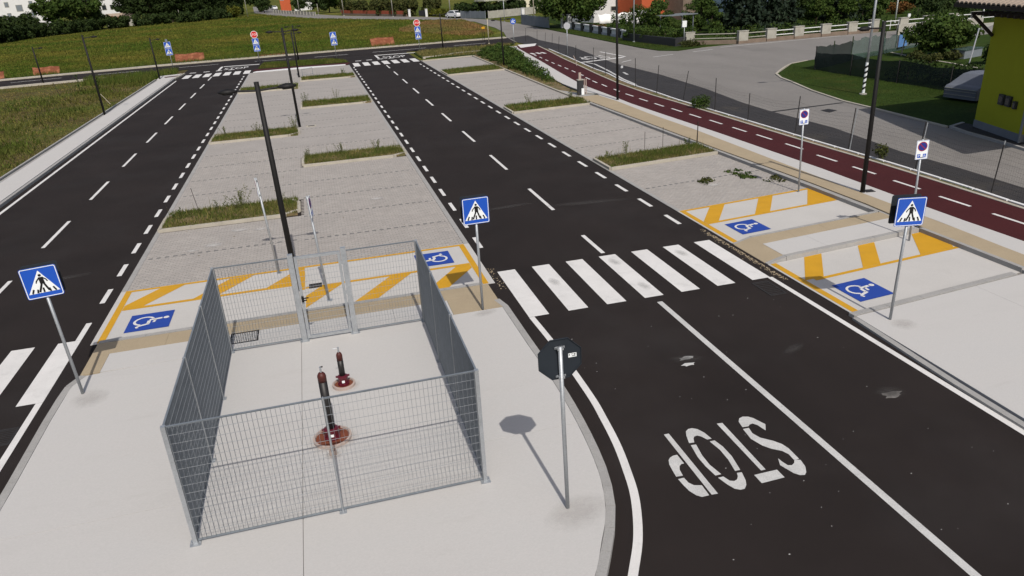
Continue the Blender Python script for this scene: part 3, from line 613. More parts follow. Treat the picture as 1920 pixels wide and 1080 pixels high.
# ------------------------------------------------------------------ left pavement
lp = struct(MB().prism(rect(-14.2, 15, -12.56, 77), -.2, .06).build('pavement', KERB))
kerb_run(kerbs, [(-12.62, 15), (-12.62, 77)], .14, -.1, .12, KERB, 1.5)
y = 15
while y < 77: slab(rect(-13.95, y, -12.74, min(y+2.996, 77)), CONC, lp, z=.118); y += 3
kerb_run(kerbs, [(-14.27, 15), (-14.27, 77)], .1, -.1, .15, KERB, 2.0)
kerb_run(kerbs, [(-12.62, 77.1), (-12.4, 79.5), (-12.3, 81.5)], .16, -.1, .12, KERBO, 1.5); struct(MB().prism([(-14.2, 77), (-12.7, 77), (-12.5, 81.3), (-14.4, 80.6)], -.2, .1).build('pavement', CONC))
MB().prism([(-13.6, 78.3), (-12.6, 78.8), (-12.6, 79.6), (-13.9, 79.2)], .0, .106).build('red_patch', RED, lp)
# ------------------------------------------------------------------ far verge between road ends, cross street kerbs
struct(MB().prism([(-5.6, 78.9), (3.6, 77.6), (4.0, 79.6), (-5.4, 80.4)], -.1, .04).build('cycle_crossing', RED))
struct(MB().prism([(-5.5, 77.3), (3.4, 77.3), (3.4, 77.9), (-.8, 78.5), (-5.2, 78.0)], -.1, .05).build('white_band', WHITEPL))
isle = struct(MB().prism([(-5.2, 80.5), (3.9, 79.8), (3.6, 82.5), (2.6, 84.8), (-2, 86), (-5, 86.6)], -.1, .06).build('verge', LAWN))
struct(MB().prism([(11.2, 78), (16.2, 76.6), (20, 76), (22, 83.5), (23.5, 86.5), (13, 86.8), (11.3, 84.5)], -.1, .05).build('verge', LAWN))
kerb_run(kerbs, [(11.3, 77.9), (14, 78.6), (14.2, 79.6), (22, 80.8)], .16, -.1, .14, KERBO, 1.5, joined=True)
kerb_run(kerbs, [(-60, 84.9), (-31.9, 91), (-14.8, 94.4), (3.9, 95.7), (25.2, 96.2)], 1.0, -.1, .12, KERBO, 2.0, joined=True)
kerb_run(kerbs, [(-60, 75.6), (-45, 78.9), (-29.3, 82.2), (-18, 84.3)], .6, -.1, .12, KERBO, 2.0, joined=True)
# ------------------------------------------------------------------ planted strips between the bays
planters = []
def planter(poly, seed, near):
    k = kerb(); cl = poly+[poly[0]]
    kerb_run(k, cl, .11, -.1, .115, KERBO, 1.0, joined=not near)
    c = Vector((sum(p[0] for p in poly)/4, sum(p[1] for p in poly)/4)); q = [tuple(c+(Vector(p)-c)*.975) for p in poly]
    b = struct(MB().prism(q, -.1, .085).build('planting_bed', SOIL)); area = (max(p[0] for p in poly)-min(p[0] for p in poly))*(max(p[1] for p in poly)-min(p[1] for p in poly))
    blades('grass', q, int(area*(400 if near else 200)), .14 if near else .17, .011 if near else .02, seed, BLADEG, b, z=.085, lean=.9, dens=lambda X, Y: np.clip(.35+.5*np.sin(X*2.3+seed)*np.sin(Y*3.1+X)+.55*(Y-min(p[1] for p in q))/(max(p[1] for p in q)-min(p[1] for p in q)), .12, 1))
    blades('stalks', q, 60, .42, .012, seed+90, BLADED, b, z=.085, lean=.3, dens=lambda X, Y: (Y-min(p[1] for p in q))/(max(p[1] for p in q)-min(p[1] for p in q)))
    blades('dry_grass', q, int(area*(260 if near else 100)), .12, .012 if near else .022, seed+50, BLADED, b, z=.085, lean=1.2)
for i, (a, b) in enumerate(PL): planter(rect(-5.72, a+.05, -1.16, b), 10+i, i < 2)
for i, (a, b) in enumerate(PR): planter(rect(-.98, a+.05, 3.62, b), 20+i, i < 1)
for i, (a, b) in enumerate(PX): planter([shear(p) for p in rect(10.86, a, 15.9, b)], 30+i, i < 1)

# ================================================================== THINGS
def plate(parent, name, poly, m, y, t=.002, s=1.0, c=(0, 0)):
    """flat piece standing in the x-z plane, its face toward -y"""
    return MB().face_poly([(p[0]*s+c[0], p[1]*s+c[1]) for p in poly], y, y-t).build(name, m, parent)
MAN = [circle(.005, .165, .026, 10), [(-.03, .13), (.045, .13), (.055, .0), (-.025, .0)], bar((-.02, .115), (-.075, .055), .022), bar((-.072, .06), (-.085, .02), .02),
       bar((.04, .115), (.085, .07), .022), bar((.082, .075), (.098, .03), .02), bar((0, .01), (-.07, -.16), .034), bar((.03, .01), (.085, -.15), .034)]
BARS = [bar((-.19, -.17), (-.155, -.09), .03), bar((-.105, -.17), (-.09, -.1), .03), bar((.0, -.17), (.0, -.08), .03), bar((.105, -.17), (.09, -.1), .03), bar((.19, -.17), (.155, -.09), .03)]
def crossing_face(parent, zc, y, size=.6, bike=False, name='crossing_plate', rot=0):
    """square blue plate: white edge line, white triangle, black walker (or bicycle)"""
    k = size/.6; h = bpy.data.objects.new(name, None)
    p = MB().face_poly([(a*k, b*k+zc) for a, b in rrect(.6, .6, .035)], y+.012, y).build(name, SIGNB, parent)
    back = MB().face_poly([(a*k, b*k+zc) for a, b in rrect(.594, .594, .033)], y+.016, y+.0125).build('plate_back', SIGNBK, p)
    A = rrect(.582, .582, .03); B = rrect(.556, .556, .024); e = MB()
    n = len(A)
    e.add([(a*k, y-.002, b*k+zc) for a, b in A]+[(a*k, y-.002, b*k+zc) for a, b in B], [(i, (i+1) % n, n+(i+1) % n, n+i) for i in range(n)]); e.build('white_border', SIGNW, p)
    plate(p, 'white_triangle', [(-.255, -.2), (.255, -.2), (0, .235)], SIGNW, y-.001, .002, k, (0, zc))
    mb = MB()
    if bike:
        for q in (arc_band(-.09, -.1, .045, .062, 0, 360, 12), arc_band(.09, -.1, .045, .062, 0, 360, 12), bar((-.09, -.1), (-.03, .0), .016), bar((-.03, 0), (.06, 0), .016), bar((.06, .02), (.09, -.1), .016), bar((0, -.1), (-.03, .03), .016), circle(.03, .12, .022, 8), bar((.02, .09), (-.03, .02), .03)):
            mb.face_poly([(a*k, b*k+zc) for a, b in q], y-.003, y-.005)
    else:
        for q in MAN+BARS: mb.face_poly([(a*k*1.02, b*k*1.0-.025*k+zc) for a, b in q], y-.003, y-.005)
    mb.build('walker_symbol' if not bike else 'bicycle_symbol', SIGNK, p)
    return p
def post(parent, h, r=.03, m=GALV): return MB().tube([(0, 0, -.1), (0, 0, h)], r, 12).build('post', m, parent, smooth=True)
def clamp(parent, z, y=-.035):
    c = MB().box((0, y*.3, z), (.085, .07, .03)); c.box((-.055, y, z), (.03, .012, .028)); c.box((.055, y, z), (.03, .012, .028))
    o = c.build('clamp', GALV, parent)
    for sx in (-.055, .055): MB().lathe([(.009, 0), (.009, .012), (.004, .016)], 8, (sx, y*.3, z+.014)).build('bolt', GALV, o)
# --- double-sided crossing signs on the three near posts
def crossing_sign(x, y, z, rz, label, up=2.13, tilt=0.):
    t = thing('crossing_sign', label, 'road sign', (x, y, z), rz, 'double-sided pedestrian crossing signs'); H = up+.3
    post(t, up+.56, .03); crossing_face(t, H, -.05)
    b = MB().face_poly([(p, q+H) for p, q in rrect(.6, .6, .035)], .17, .158).build('rear_plate', SIGNBK, t)
    lean(t, tilt)
    for zz_ in (H-.17, H+.17):
        clamp(t, zz_); MB().box((0, .095, zz_), (.3, .125, .022)).build('spacer', BLACKM, t)
    return t
crossing_sign(-5.34, 14.31, .12, math.radians(8), 'blue pedestrian crossing sign on the pavement corner beside the left road', tilt=.024)
crossing_sign(3.04, 15.2, .12, math.radians(2), 'blue pedestrian crossing sign between the mesh enclosure and the middle road')
crossing_sign(11.2, 11.53, .06, math.radians(-12), 'blue pedestrian crossing sign on the right pavement beside the right blue wheelchair square', tilt=-.008)
# --- octagonal sign seen from the back
t = thing('stop_sign', 'grey back of an octagonal sign on a steel post at the pavement edge', 'road sign', (2.64, 8.03, .12), math.radians(-2)); lean(t, .016)
post(t, 2.66, .03)
O8 = [(.295/math.cos(PI/8)*math.cos(PI/8+k*PI/4), .295/math.cos(PI/8)*math.sin(PI/8+k*PI/4)+2.455) for k in range(8)]
pl = MB().face_poly(O8, .058, .046).build('octagon_plate', SIGNBK, t)
MB().face_poly([(a*.97, (b-2.455)*.97+2.455) for a, b in O8], .062, .0585).build('red_face', SIGNR, pl)
fl = MB()
for i in range(8):
    a, b = O8[i], O8[(i+1) % 8]; q = bar(a, b, .006); fl.face_poly(q, .046, .03)
fl.build('plate_rim', SIGNBK, pl)
for zz_ in (2.2, 2.63): clamp(t, zz_, .03)
st = MB().face_poly([(.12, 2.45), (.235, 2.45), (.235, 2.51), (.12, 2.51)], .0455, .0445).build('sticker', SIGNW, pl)
mk = MB()
for q in ((.128, 2.478, .012, .022), (.16, 2.492, .03, .008), (.2, 2.48, .02, .02), (.17, 2.462, .05, .01)): mk.face_poly([(q[0], q[1]), (q[0]+q[2], q[1]), (q[0]+q[2], q[1]+q[3]), (q[0], q[1]+q[3])], .0444, .044)
mk.build('sticker_print', SIGNK, pl)
# --- no-parking signs of the disabled bays
pv, pf, pw = text_mesh('P')
def disabled_sign(x, y, z, rz, label, top=2.8, base=False):
    t = thing('parking_sign', label, 'road sign', (x, y, z), rz, 'disabled parking signs at the bays'); post(t, top+.02, .028)
    zc = top-.25; p = MB().face_poly([(a, b+zc) for a, b in rrect(.32, .5, .02)], -.028, -.04).build('plate', SIGNW, t)
    MB().face_poly([(a, b+zc) for a, b in rrect(.316, .496, .02)], -.024, -.0275).build('plate_back', SIGNBK, p)
    A = rrect(.312, .492, .018); B = rrect(.3, .48, .012); n = len(A)
    MB().add([(a, -.0415, b+zc) for a, b in A]+[(a, -.0415, b+zc) for a, b in B], [(i, (i+1) % n, n+(i+1) % n, n+i) for i in range(n)]).build('blue_edge', SIGNB, p)
    plate(p, 'red_ring', circle(0, zc+.09, .125, 24), SIGNRD, -.0405, .0015)
    plate(p, 'blue_disc', circle(0, zc+.09, .104, 24), SIGNBD, -.0425, .0015)
    plate(p, 'red_slash', [(q[0], q[1]+zc+.09) for q in bar((-.074, .074), (.074, -.074), .022)], SIGNRD, -.0445, .0015)
    for sx in (-.075, .075):
        plate(p, 'blue_square', [(a+sx, b+zc-.155) for a, b in rrect(.085, .1, .008)], SIGNB, -.0405, .0015)
    MB().add([(a*.07-.075, -.0435, b*.07+zc-.155) for a, b in pv], pf).build('letter_p', SIGNW, p)
    mb = MB()
    for q in isa_polys(): mb.add([(a*.1+.075, -.0435, b*.1+zc-.155) for a, b in ccw(q)], [tuple(range(len(q)))])
    mb.build('wheelchair_symbol', SIGNW, p)
    for zz_ in (zc-.2, zc+.2): clamp(t, zz_, -.02)
    if base: MB().box((0, 0, .004), (.16, .16, .008)).build('foot_plate', GALV, t)
    lean(t, .042)
    return t
disabled_sign(15.4, 20.7, 0, math.radians(-8), 'no parking sign with wheelchair symbol beside the farther right disabled bay')
disabled_sign(15.17, 15.42, .0, math.radians(-14), 'no parking sign with wheelchair symbol behind the right crossing sign')
disabled_sign(-1.73, 19.96, 0, math.radians(-82), 'edge-on parking sign on a thin steel post left of the tall near lamp', 2.72, True)
disabled_sign(-.44, 17.45, 0, math.radians(82), 'edge-on parking sign on a steel post seen through the enclosure gate', 2.72, True)

for x, y, rx, ry in ((2.75, 7.9, .75, .5), (-5.15, 14.05, .5, .55), (11.3, 11.25, .4, .35), (3.05, 15.0, .45, .25)): stain(x, y, .1225 if x < 10 else .0625, rx, ry, ST_MUD, plaza if x < 10 else rp, .3)
for x, y, r in ((-.6, 10.95, .6), (-.3, 12.75, .42), (-.61, 10.5, .2)): stain(x, y, .1235, r, r*.9, ST_RUST, plaza)
for x, y, rx, ry in ((-3.8, 23.3, .45, .35), (-4.4, 23.0, .3, .2), (-3.1, 24.6, .5, .3), (13.3, 22.7, .5, .3), (1.6, 26.4, .4, .3), (-2.4, 24.4, .35, .25)): stain(x, y, .0145, rx, ry, ST_WHITE, bay if x < 9 else rbay)
# --- street lamps
def lamp(x, y, h, arms, label, group, z=0., drop=.2, rz=0., arm=.44):
    t = thing('street_lamp', label, 'street lamp', (x, y, z), rz, group); lean(t, .015)
    MB().tube([(0, 0, -.1), (0, 0, h*.5), (0, 0, h)], [.075, .068, .058], 12).build('pole', BLACKM, t, smooth=True)
    MB().lathe([(.085, 0), (.085, .02), (.07, .03)], 12, (0, 0, 0)).build('collar', BLACKM, t)
    for s in arms:
        a = MB().tube([(0, 0, h-drop), (s*arm, 0, h-drop+.03)], .024, 8).build('arm', BLACKM, t)
        prof = [(0, .02), (.05, .05), (.13, .1), (.24, .12), (.36, .09), (.45, .02)]; v = []; n = len(prof)
        out = [(d, w) for d, w in prof]+[(d, -w) for d, w in reversed(prof)]
        L_ = MB(); k = len(out); zz_ = h-drop+.03
        for dz, sc in ((.075, .4), (.045, .85), (-.005, 1.05), (-.05, .8)):
            v += [(s*(arm+.23+(d-.23)*(1 if sc > .8 else .85)), w*sc, zz_+dz*(.3+.7*abs(w)/.12)) for d, w in out]
        f = [(q*k+i, q*k+(i+1) % k, (q+1)*k+(i+1) % k, (q+1)*k+i) for q in range(3) for i in range(k)]+[tuple(range(k-1, -1, -1)), tuple(range(3*k, 4*k))]
        if s > 0: f = [tuple(reversed(q)) for q in f]
        hd = L_.add(v, f).build('lamp_head', BLACKM, t, smooth=True)
        MB().box((s*(arm+.23), 0, zz_-.05), (.22, .13, .012)).build('diffuser', GLASS, hd)
    return t
CG = 'double headed lamps along the middle parking spine'
lamp(-1.2, 18.42, 5.33, (-1, 1), 'tall black double lamp rising just behind the enclosure gate', CG)
lamp(-1.12, 43.66, 5.37, (-1, 1), 'black double lamp in the middle of the parking rows, second along the spine', CG)
lamp(-1.13, 69.77, 3.9, (-1, 1), 'black double lamp near the far end of the middle parking rows', CG)
lamp(-1.17, 86.2, 3.75, (-1, 1), 'farthest black double lamp on the grass verge beyond the white band', CG)
LG = 'single headed lamps along the left side'
lamp(-14.05, 55.85, 5.25, (1,), 'tall black single lamp at the edge of the left pavement', LG)
lamp(-14.02, 77.7, 3.8, (1,), 'black single lamp at the far end of the left pavement', LG)
lamp(-25.5, 82.9, 3.5, (1,), 'black single lamp beside the cross street left of the dry grass', LG)
RG = 'lamps along the cycle path'
lamp(16.94, 19.48, 5.32, (-1,), 'black lamp on the white strip next to the red cycle path', RG, .12)
lamp(17.51, 41.43, 6.6, (-1, 1), 'very tall black lamp by the cycle path whose top is out of view', RG, .12)
lamp(16.34, 64.04, 4.1, (-1, 1), 'black lamp standing in the dark green shrubs', RG)
lamp(15.3, 88.3, 3.85, (-1, 1), 'farthest black lamp on the verge right of the stacked stop sign', RG)
o = MB().prism([(17.02, 19.38), (17.34, 19.33), (17.4, 19.62), (17.08, 19.68)], .1, .128).build('cover_plate', IRON); tag(o, 'small black cover plate in the pavement next to the cycle path lamp', 'cover plate')
o = MB().prism(rect(-.78, 43.3, -.2, 43.75), -.05, .02).build('inspection_cover', KERBO); tag(o, 'pale square frame with black cover beside the second spine lamp', 'cover plate')
MB().prism(rect(-.66, 43.45, -.3, 43.65), .0, .026).build('cover', IRON, o)
g_ = grate('drain_grate', -.92, 18.42, -.58, 18.72, .012, 5, None); tag(g_, 'small drain grate on the yellow line beside the tall near lamp', 'drain')
g_ = grate('drain_grate', -2.67, 15.48, -2.05, 16.04, .122, 14, None, 'y', .012)
for yy in (15.66, 15.85): MB().prism(rect(-2.63, yy, -2.09, yy+.012), .1, .127).build('cross_bar', GALV, g_)
tag(g_, 'wide black drain grate in the pavement behind the enclosure back panel', 'drain')

# --- the mesh enclosure: posts, grating panels, gate
enc = thing('mesh_enclosure', 'galvanised mesh enclosure around the red pipe tops on the pavement', 'enclosure', (0, 0, .12))
EH = 1.97; EX0, EX1, EY0, EY1 = -2.59, 1.64, 9.03, 15.09
def epost(x, y, sx, sy, h=EH, foot=True):
    o = MB().box((x, y, h/2), (sx, sy, h)).build('post', GALV, enc)
    MB().box((x, y, .006), (sx+.09, sy+.09, .012)).build('foot_plate', GALV, o)
    for a in (-1, 1): MB().lathe([(.012, 0), (.012, .016)], 6, (x+a*(sx/2+.025), y, .012)).build('bolt', GALV, o)
    return o
for x, y in ((EX0, EY0), (EX1, EY0), (EX0, EY1), (EX1, EY1)): epost(x, y, .06, .06)
for y in (11.03, 13.08):
    for x in (EX0, EX1): epost(x, y, .05, .03)
epost(-.53, EY0, .016, .04)
epost(-1.03, EY1, .11, .1, 2.03); epost(.07, EY1, .11, .1, 2.03)
def panel(p0, p1, z0, z1, parent=enc, pitch=.062, rodp=.132, name='grating_panel'):
    a = Vector((*p0, 0)); b = Vector((*p1, 0)); L = (b-a).length; d = (b-a)/L; nrm = Vector((-d.y, d.x, 0)); R = Matrix((d, nrm, Vector((0, 0, 1)))).transposed()
    fr = MB()
    for z in (z0, z1): fr.box((a+b)/2+Vector((0, 0, z)), (L, .028, .005 if z == z0 else .006), R=R); fr.box((a+b)/2+Vector((0, 0, z+(.012 if z == z0 else -.012))), (L, .005, .022), R=R)
    for q in (a, b): fr.box(q+Vector((0, 0, (z0+z1)/2))+d*(.003 if q is a else -.003), (.005, .027, z1-z0-.01), R=R)
    o = fr.build(name, GALVD, parent)
    n = int(L/pitch); bars = MB()
    for k in range(1, n): bars.box(a+d*(L*k/n)+Vector((0, 0, (z0+z1)/2)), (.0022, .028, z1-z0-.012), R=R)
    bars.build('flat_bars', GALVD, o, kind='stuff')
    m = int((z1-z0)/rodp); rods = MB()
    for k in range(1, m): rods.box((a+b)/2-nrm*.0152+Vector((0, 0, z0+(z1-z0)*k/m)), (L-.012, .0042, .0042), R=R)
    rods.build('cross_rods', GALV, o, kind='stuff')
    return o
for y0, y1 in ((EY0+.035, 11.012), (11.048, 13.062), (13.098, EY1-.035)):
    for x in (EX0, EX1): panel((x, y0), (x, y1), .05, EH-.01)
panel((EX0+.035, EY0), (-.54, EY0), .05, EH-.01); panel((-.52, EY0), (EX1-.035, EY0), .05, EH-.01)
panel((EX0+.035, EY1), (-1.09, EY1), .05, EH-.01); panel((.13, EY1), (EX1-.035, EY1), .05, EH-.01)
gt = MB()
for x in (-.93, -.03): gt.box((x, EY1, 1.0), (.06, .05, 1.92))
gt.box((-.48, EY1, .07), (.84, .05, .07)); gt.box((-.48, EY1, 1.935), (.84, .05, .06))
gate = gt.build('gate', GALV, enc)
bars = MB()
for k in range(1, 14): bars.box((-.9+.84*k/14, EY1, 1.0), (.0028, .022, 1.78))
bars.build('flat_bars', GALVD, gate, kind='stuff')
rods = MB()
for k in range(1, 14): rods.box((-.48, EY1-.013, .11+1.78*k/14), (.84, .0055, .0055))
rods.build('cross_rods', GALV, gate, kind='stuff')
hd = MB().box((-.92, EY1-.05, 1.0), (.05, .05, .12)); hd.box((-.86, EY1-.085, 1.03), (.13, .02, .022)); hd.box((-.88, EY1-.085, .98), (.09, .02, .022)); hd.build('gate_handle', BLACKM, gate)
for z in (.35, 1.0, 1.7): MB().box((.008, EY1-.01, z), (.035, .035, .07)).build('hinge', GALV, gate)

# --- the vent pipes inside
def riser(x, y, label, R, h, rd, knob, lean):
    t = thing('vent_pipe', label, 'vent pipe', (x, y, .12), 0, 'capped pipes inside the enclosure')
    MB().lathe([(rd+.02, 0), (rd+.02, .05), (rd-.015, .055), (rd-.02, .02), (rd-.02, .0)], 28).build('concrete_ring', PINKC, t, smooth=False)
    MB().lathe([(rd-.022, 0), (rd-.022, .026)], 28).build('cover_disc', RUST, t)
    c = MB().lathe([(R*1.9, .02), (R*1.9, .06), (R*1.5, .07), (R*1.5, .17), (R*1.75, .18), (R*1.75, .21), (R*1.05, .23)], 20).build('collar', PIPED, t, smooth=False)
    for k in range(6):
        a = k*PI/3+.3; MB().lathe([(.014, 0), (.014, .03)], 6, (R*1.72*math.cos(a), R*1.72*math.sin(a), .06)).build('bolt', PIPED, c)
    MB().box((0, -R*1.5-.003, .12), (R*.9, .006, .05)).build('white_tab', SIGNW, c)  # small white piece on the front of the collar
    for a in (-1, 1): MB().box((a*R*1.85, .01, .2), (.05, .035, .03)).build('flange_ear', PIPED, c)
    p = [(0, .2), (lean, h*.55), (lean*1.6, h-.09)]
    MB().tube([(0, 0, .2), (0, 0, h-.16)], R, 18).build('pipe', PIPEB, t, smooth=True)
    cap = MB().lathe([(R*1.003, h-.16), (R*1.003, h-.06), (R*.9, h-.03), (R*.6, h), (.018, h+.01)], 18).build('pipe_cap', PIPER, t, smooth=True)
    v = MB().tube([(0, 0, h), (0, 0, h+.1)], .016, 8).build('valve', GALV, t)
    MB().box((0, 0, h+.085), (.034, .034, .05)).build('valve_body', GALV, v)
    if knob: MB().tube([(0, 0, h+.1), (-.11, -.01, h+.1)], .008, 6).build('valve_lever', GALV, v)
    else: MB().tube([(0, 0, h+.1), (.04, -.01, h+.115)], .012, 6).build('valve_lever', BLACKM, v)
riser(-.6, 11.01, 'taller dark pipe with red cap rising from the larger rusty disc', .072, 1.3, .305, 0, 0)
riser(-.31, 12.79, 'shorter dark pipe with a lever valve nearer the gate', .058, .72, .2, 1, 0)
o = MB().lathe([(.062, 0), (.062, .1), (.05, .1), (.048, .05), (.048, 0)], 18, (-.61, 10.53, .12)).build('pipe_stub', PINKC); tag(o, 'short open pipe stub in front of the larger rusty disc', 'pipe stub')
MB().lathe([(.046, .12), (.046, .16)], 14, (-.61, 10.53, 0)).build('stub_plug', PIPED, o)

# --- stacked signs at the far junctions
def stack(x, y, h, label, stop, rz=0., box=False):
    t = thing('sign_post', label, 'road sign', (x, y, 0), rz, 'stacked signs at the cross street'); post(t, h, .035); lean(t, .03)
    z = h-.05
    if stop:
        r = .36; o8 = [(r/math.cos(PI/8)*math.cos(PI/8+k*PI/4), r/math.cos(PI/8)*math.sin(PI/8+k*PI/4)+z-r) for k in range(8)]
        p = MB().face_poly(o8, -.04, -.055).build('stop_plate', SIGNW, t)
        MB().face_poly([(a*.9, (b-z+r)*.9+z-r) for a, b in o8], -.0555, -.057).build('red_face', SIGNR, p)
        MB().add([(a*.22*1.0, -.059, b*.22+z-r) for a, b in tv], tf).build('stop_lettering', SIGNW, p); z -= 2*r+.03
    crossing_face(t, z-.33, -.055, .66, True, 'cycle_plate'); crossing_face(t, z-1.02, -.055, .66, False, 'crossing_plate')
    if box: MB().box((0, -.02, h+.06), (.22, .16, .3)).build('flasher_box', GREYM, t)
    return t
stack(-14.1, 86.9, 2.95, 'two blue square signs with a box on top at the left junction corner', False, .05, True)
stack(-5.29, 87.3, 3.4, 'red stop sign above two blue squares at the left road end', True)
stack(2.87, 84.1, 2.9, 'two blue square signs on the verge at the middle road end', False)
stack(12.22, 85.8, 3.5, 'red stop sign above two blue squares at the middle road end', True)
t = thing('path_sign', 'round blue cycle path sign at the far end of the red path', 'road sign', (22.88, 84.4, 0), -.1); post(t, 2.5, .035)
p = MB().face_poly(circle(0, 2.6, .32, 20), -.04, -.055).build('blue_disc', SIGNB, t)
mb = MB()
for q in (bar((-.02, 2.82), (.02, 2.42), .05), bar((-.2, 2.66), (-.06, 2.55), .07), bar((.08, 2.6), (.2, 2.72), .06), bar((.06, 2.5), (.18, 2.42), .06), bar((-.2, 2.5), (-.08, 2.45), .07)): mb.face_poly(q, -.0555, -.058)
mb.build('white_symbols', SIGNW, p)
t = thing('stop_sign', 'plain grey back of a round sign beside the old street wall', 'road sign', (23.69, 68.2, 0), -.2); post(t, 3.0, .035)
MB().face_poly(circle(0, 2.75, .33, 8, PI/8, 2*PI+PI/8), -.03, -.05).build('plate_back', GREYPL, t)
t = thing('street_sign', 'small white plate on a thin post at the garden corner', 'road sign', (36.35, 69.2, 0), -.35); post(t, 2.1, .03)
MB().face_poly([(a, b+2.05) for a, b in rrect(.42, .6, .03)], -.03, -.045).build('white_plate', SIGNW, t)
t = thing('marker_post', 'small yellow plate on two dark stakes in the meadow edge', 'marker', (21.3, 92.9, 0), 0)
for sx in (-.12, .1): MB().tube([(sx, 0, -.1), (sx, 0, 1.5)], .025, 6).build('stake', BLACKM, t)
MB().box((0, -.03, 1.62), (.4, .03, .26)).build('yellow_plate', YEL, t)

# ------------------------------------------------------------------ lawns on the right, far gardens
struct(MB().prism([(27.2, 26.3), (27.75, 31.4), (28.0, 34.6), (28.9, 38.6), (30.0, 42), (30.7, 44.5), (31.6, 46.1), (35.4, 50.0), (38, 51.1), (46, 52.8), (58, 56.6), (70, 58), (70, 20), (36, 26)], -.1, .03).build('lawn', LAWN))
struct(MB().prism([(32.4, 66.7), (32.25, 70.4), (32.9, 85.4), (33.55, 100), (34.6, 122), (36.5, 122), (36.2, 100), (36, 79), (36.6, 70), (36.8, 66.6), (33.7, 65.3)], -.1, .03).build('lawn', LAWN))
struct(MB().prism([(37, 67), (96, 67.5), (140, 150), (60, 170), (40, 130), (36.6, 100)], -.1, -.02).build('garden', LAWN))
kerb_run(kerbs, [(27.2, 26.6), (27.7, 31.4), (27.95, 34.6), (28.85, 38.6), (29.95, 42), (30.65, 44.5), (31.5, 46.2), (35.3, 50.15), (38, 51.2)], .14, -.1, .05, KERBO, 2.0, joined=True)
blades('lawn_grass', [(28, 32), (31, 44.6), (35, 49.6), (34.6, 34)], 9000, .06, .012, 71, BLADEL, z=.03)['kind'] = 'stuff'
blades('verge_grass', [(32.5, 66.7), (32.4, 70.4), (33, 85.4), (33.7, 100), (36, 100), (35, 79), (35, 68)], 5000, .1, .02, 72, BLADEL, z=.03)
# meadow: blades thin out with distance
def inv(d0): return lambda X, Y: np.clip((d0/np.maximum(Y, d0))**2, 0, 1)
g = np.random.default_rng(5)
def meadow(name, n, xa, xb, ya, yb, h, w, m, seed, poly):
    g = np.random.default_rng(seed); Y = 1/g.uniform(1/yb, 1/ya, n*2); t = g.random(n*2); X = (xa[0]+(xb[0]-xa[0])*t)*(Y-ya)/(yb-ya)+0
    lo = np.interp(Y, [ya, yb], xa); hi = np.interp(Y, [ya, yb], xb); X = lo+(hi-lo)*t
    ins = np.zeros(len(X), bool); j = len(poly)-1
    for i in range(len(poly)):
        xi, yi = poly[i]; xj, yj = poly[j]; ins ^= ((yi > Y) != (yj > Y)) & (X < (xj-xi)*(Y-yi)/(yj-yi+1e-12)+xi); j = i
    X = X[ins][:n]; Y = Y[ins][:n]; k = len(X); s = np.clip(Y/90, .6, 2.2)
    o = blade_mesh(name, X, Y, 1, 1, g, m, None, 'stuff', -.06, .7)
    co = np.zeros(k*9, np.float32); o.data.vertices.foreach_get('co', co); co = co.reshape(k, 3, 3)
    base = np.stack([X, Y, np.full(k, -.06)], 1)[:, None]; d = co-base; d[:, :, :2] *= (w*s)[:, None, None]; tip = co[:, 2]-base[:, 0]
    d[:, 2] = tip*np.c_[h*s**.6*.6, h*s**.6*.6, h*s**.6]; co = base+d; o.data.vertices.foreach_set('co', co.astype(np.float32).ravel()); o.data.update(); return o
FIELD = [(-32, 92.8), (-14.8, 96.2), (3.9, 97.6), (24, 97.6), (23.5, 100), (26.8, 108), (29.5, 128), (30, 145), (26, 154.5), (16, 176), (2, 209), (-8, 252), (-14, 280), (-24, 256), (-31, 240), (-42, 237), (-50, 226), (-56, 208), (-62, 196), (-62, 178), (-75, 160), (-75, 82)]
meadow('meadow_grass', 120000, (-75, -70), (26, 32), 84, 280, .16, .13, BLADE, 61, FIELD)
meadow('meadow_dry_grass', 40000, (-75, -70), (26, 32), 84, 280, .17, .11, BLADEF, 62, FIELD)
struct(MB().prism([(-14.34, 12), (-14.34, 78.5), (-14.4, 80.5), (-12.6, 81.5), (-12.6, 86.4), (-20, 84.1), (-29.3, 82.1), (-45, 78.8), (-60, 75.5), (-60, 12)], -.2, -.045).build('bank', BANKM))
meadow('rusty_meadow_grass', 16000, (12, 20), (27, 31), 105, 165, .24, .11, leafmat('rusty_blades', (.23, .14, .055), (.15, .14, .04), .3, .5, .12, .3, .3), 67, [(14, 128), (22, 104), (25.3, 102), (28.5, 125), (30, 148), (26, 153), (22, 150)])
BANK = [(-14.35, 20), (-14.35, 79), (-15, 82.5), (-20, 83.6), (-30, 81.5), (-45, 78), (-60, 75), (-60, 20)]
meadow('bank_grass', 90000, (-30, -50), (-14.3, -14.3), 26, 84, .11, .08, BLADEB, 63, BANK)
meadow('bank_green_grass', 13000, (-30, -50), (-14.3, -14.3), 26, 84, .17, .055, BLADEC, 64, BANK)
g = np.random.default_rng(31); HX = []; HY = []
for cx, cy, r, n in ((-17.5, 58, 2.2, 900), (-19.5, 50, 2.5, 900), (-17, 45, 1.6, 700), (-20.5, 66, 2.6, 900), (-16.5, 68, 1.6, 600), (-22.5, 57, 2.5, 800), (-18.6, 73, 1.8, 700), (-16.2, 39, 1.3, 600), (-19, 41, 1.8, 700), (-25, 64, 3, 800), (-15.6, 75.5, 1, 500)):
    HX.append(cx+g.normal(0, r*.6, n)); HY.append(cy+g.normal(0, r, n))
HX = np.concatenate(HX); HY = np.concatenate(HY); k = HX < -14.6
blade_mesh('rank_grass', HX[k], HY[k], .26, .05, g, BLADEC, None, 'stuff', -.06, .8)
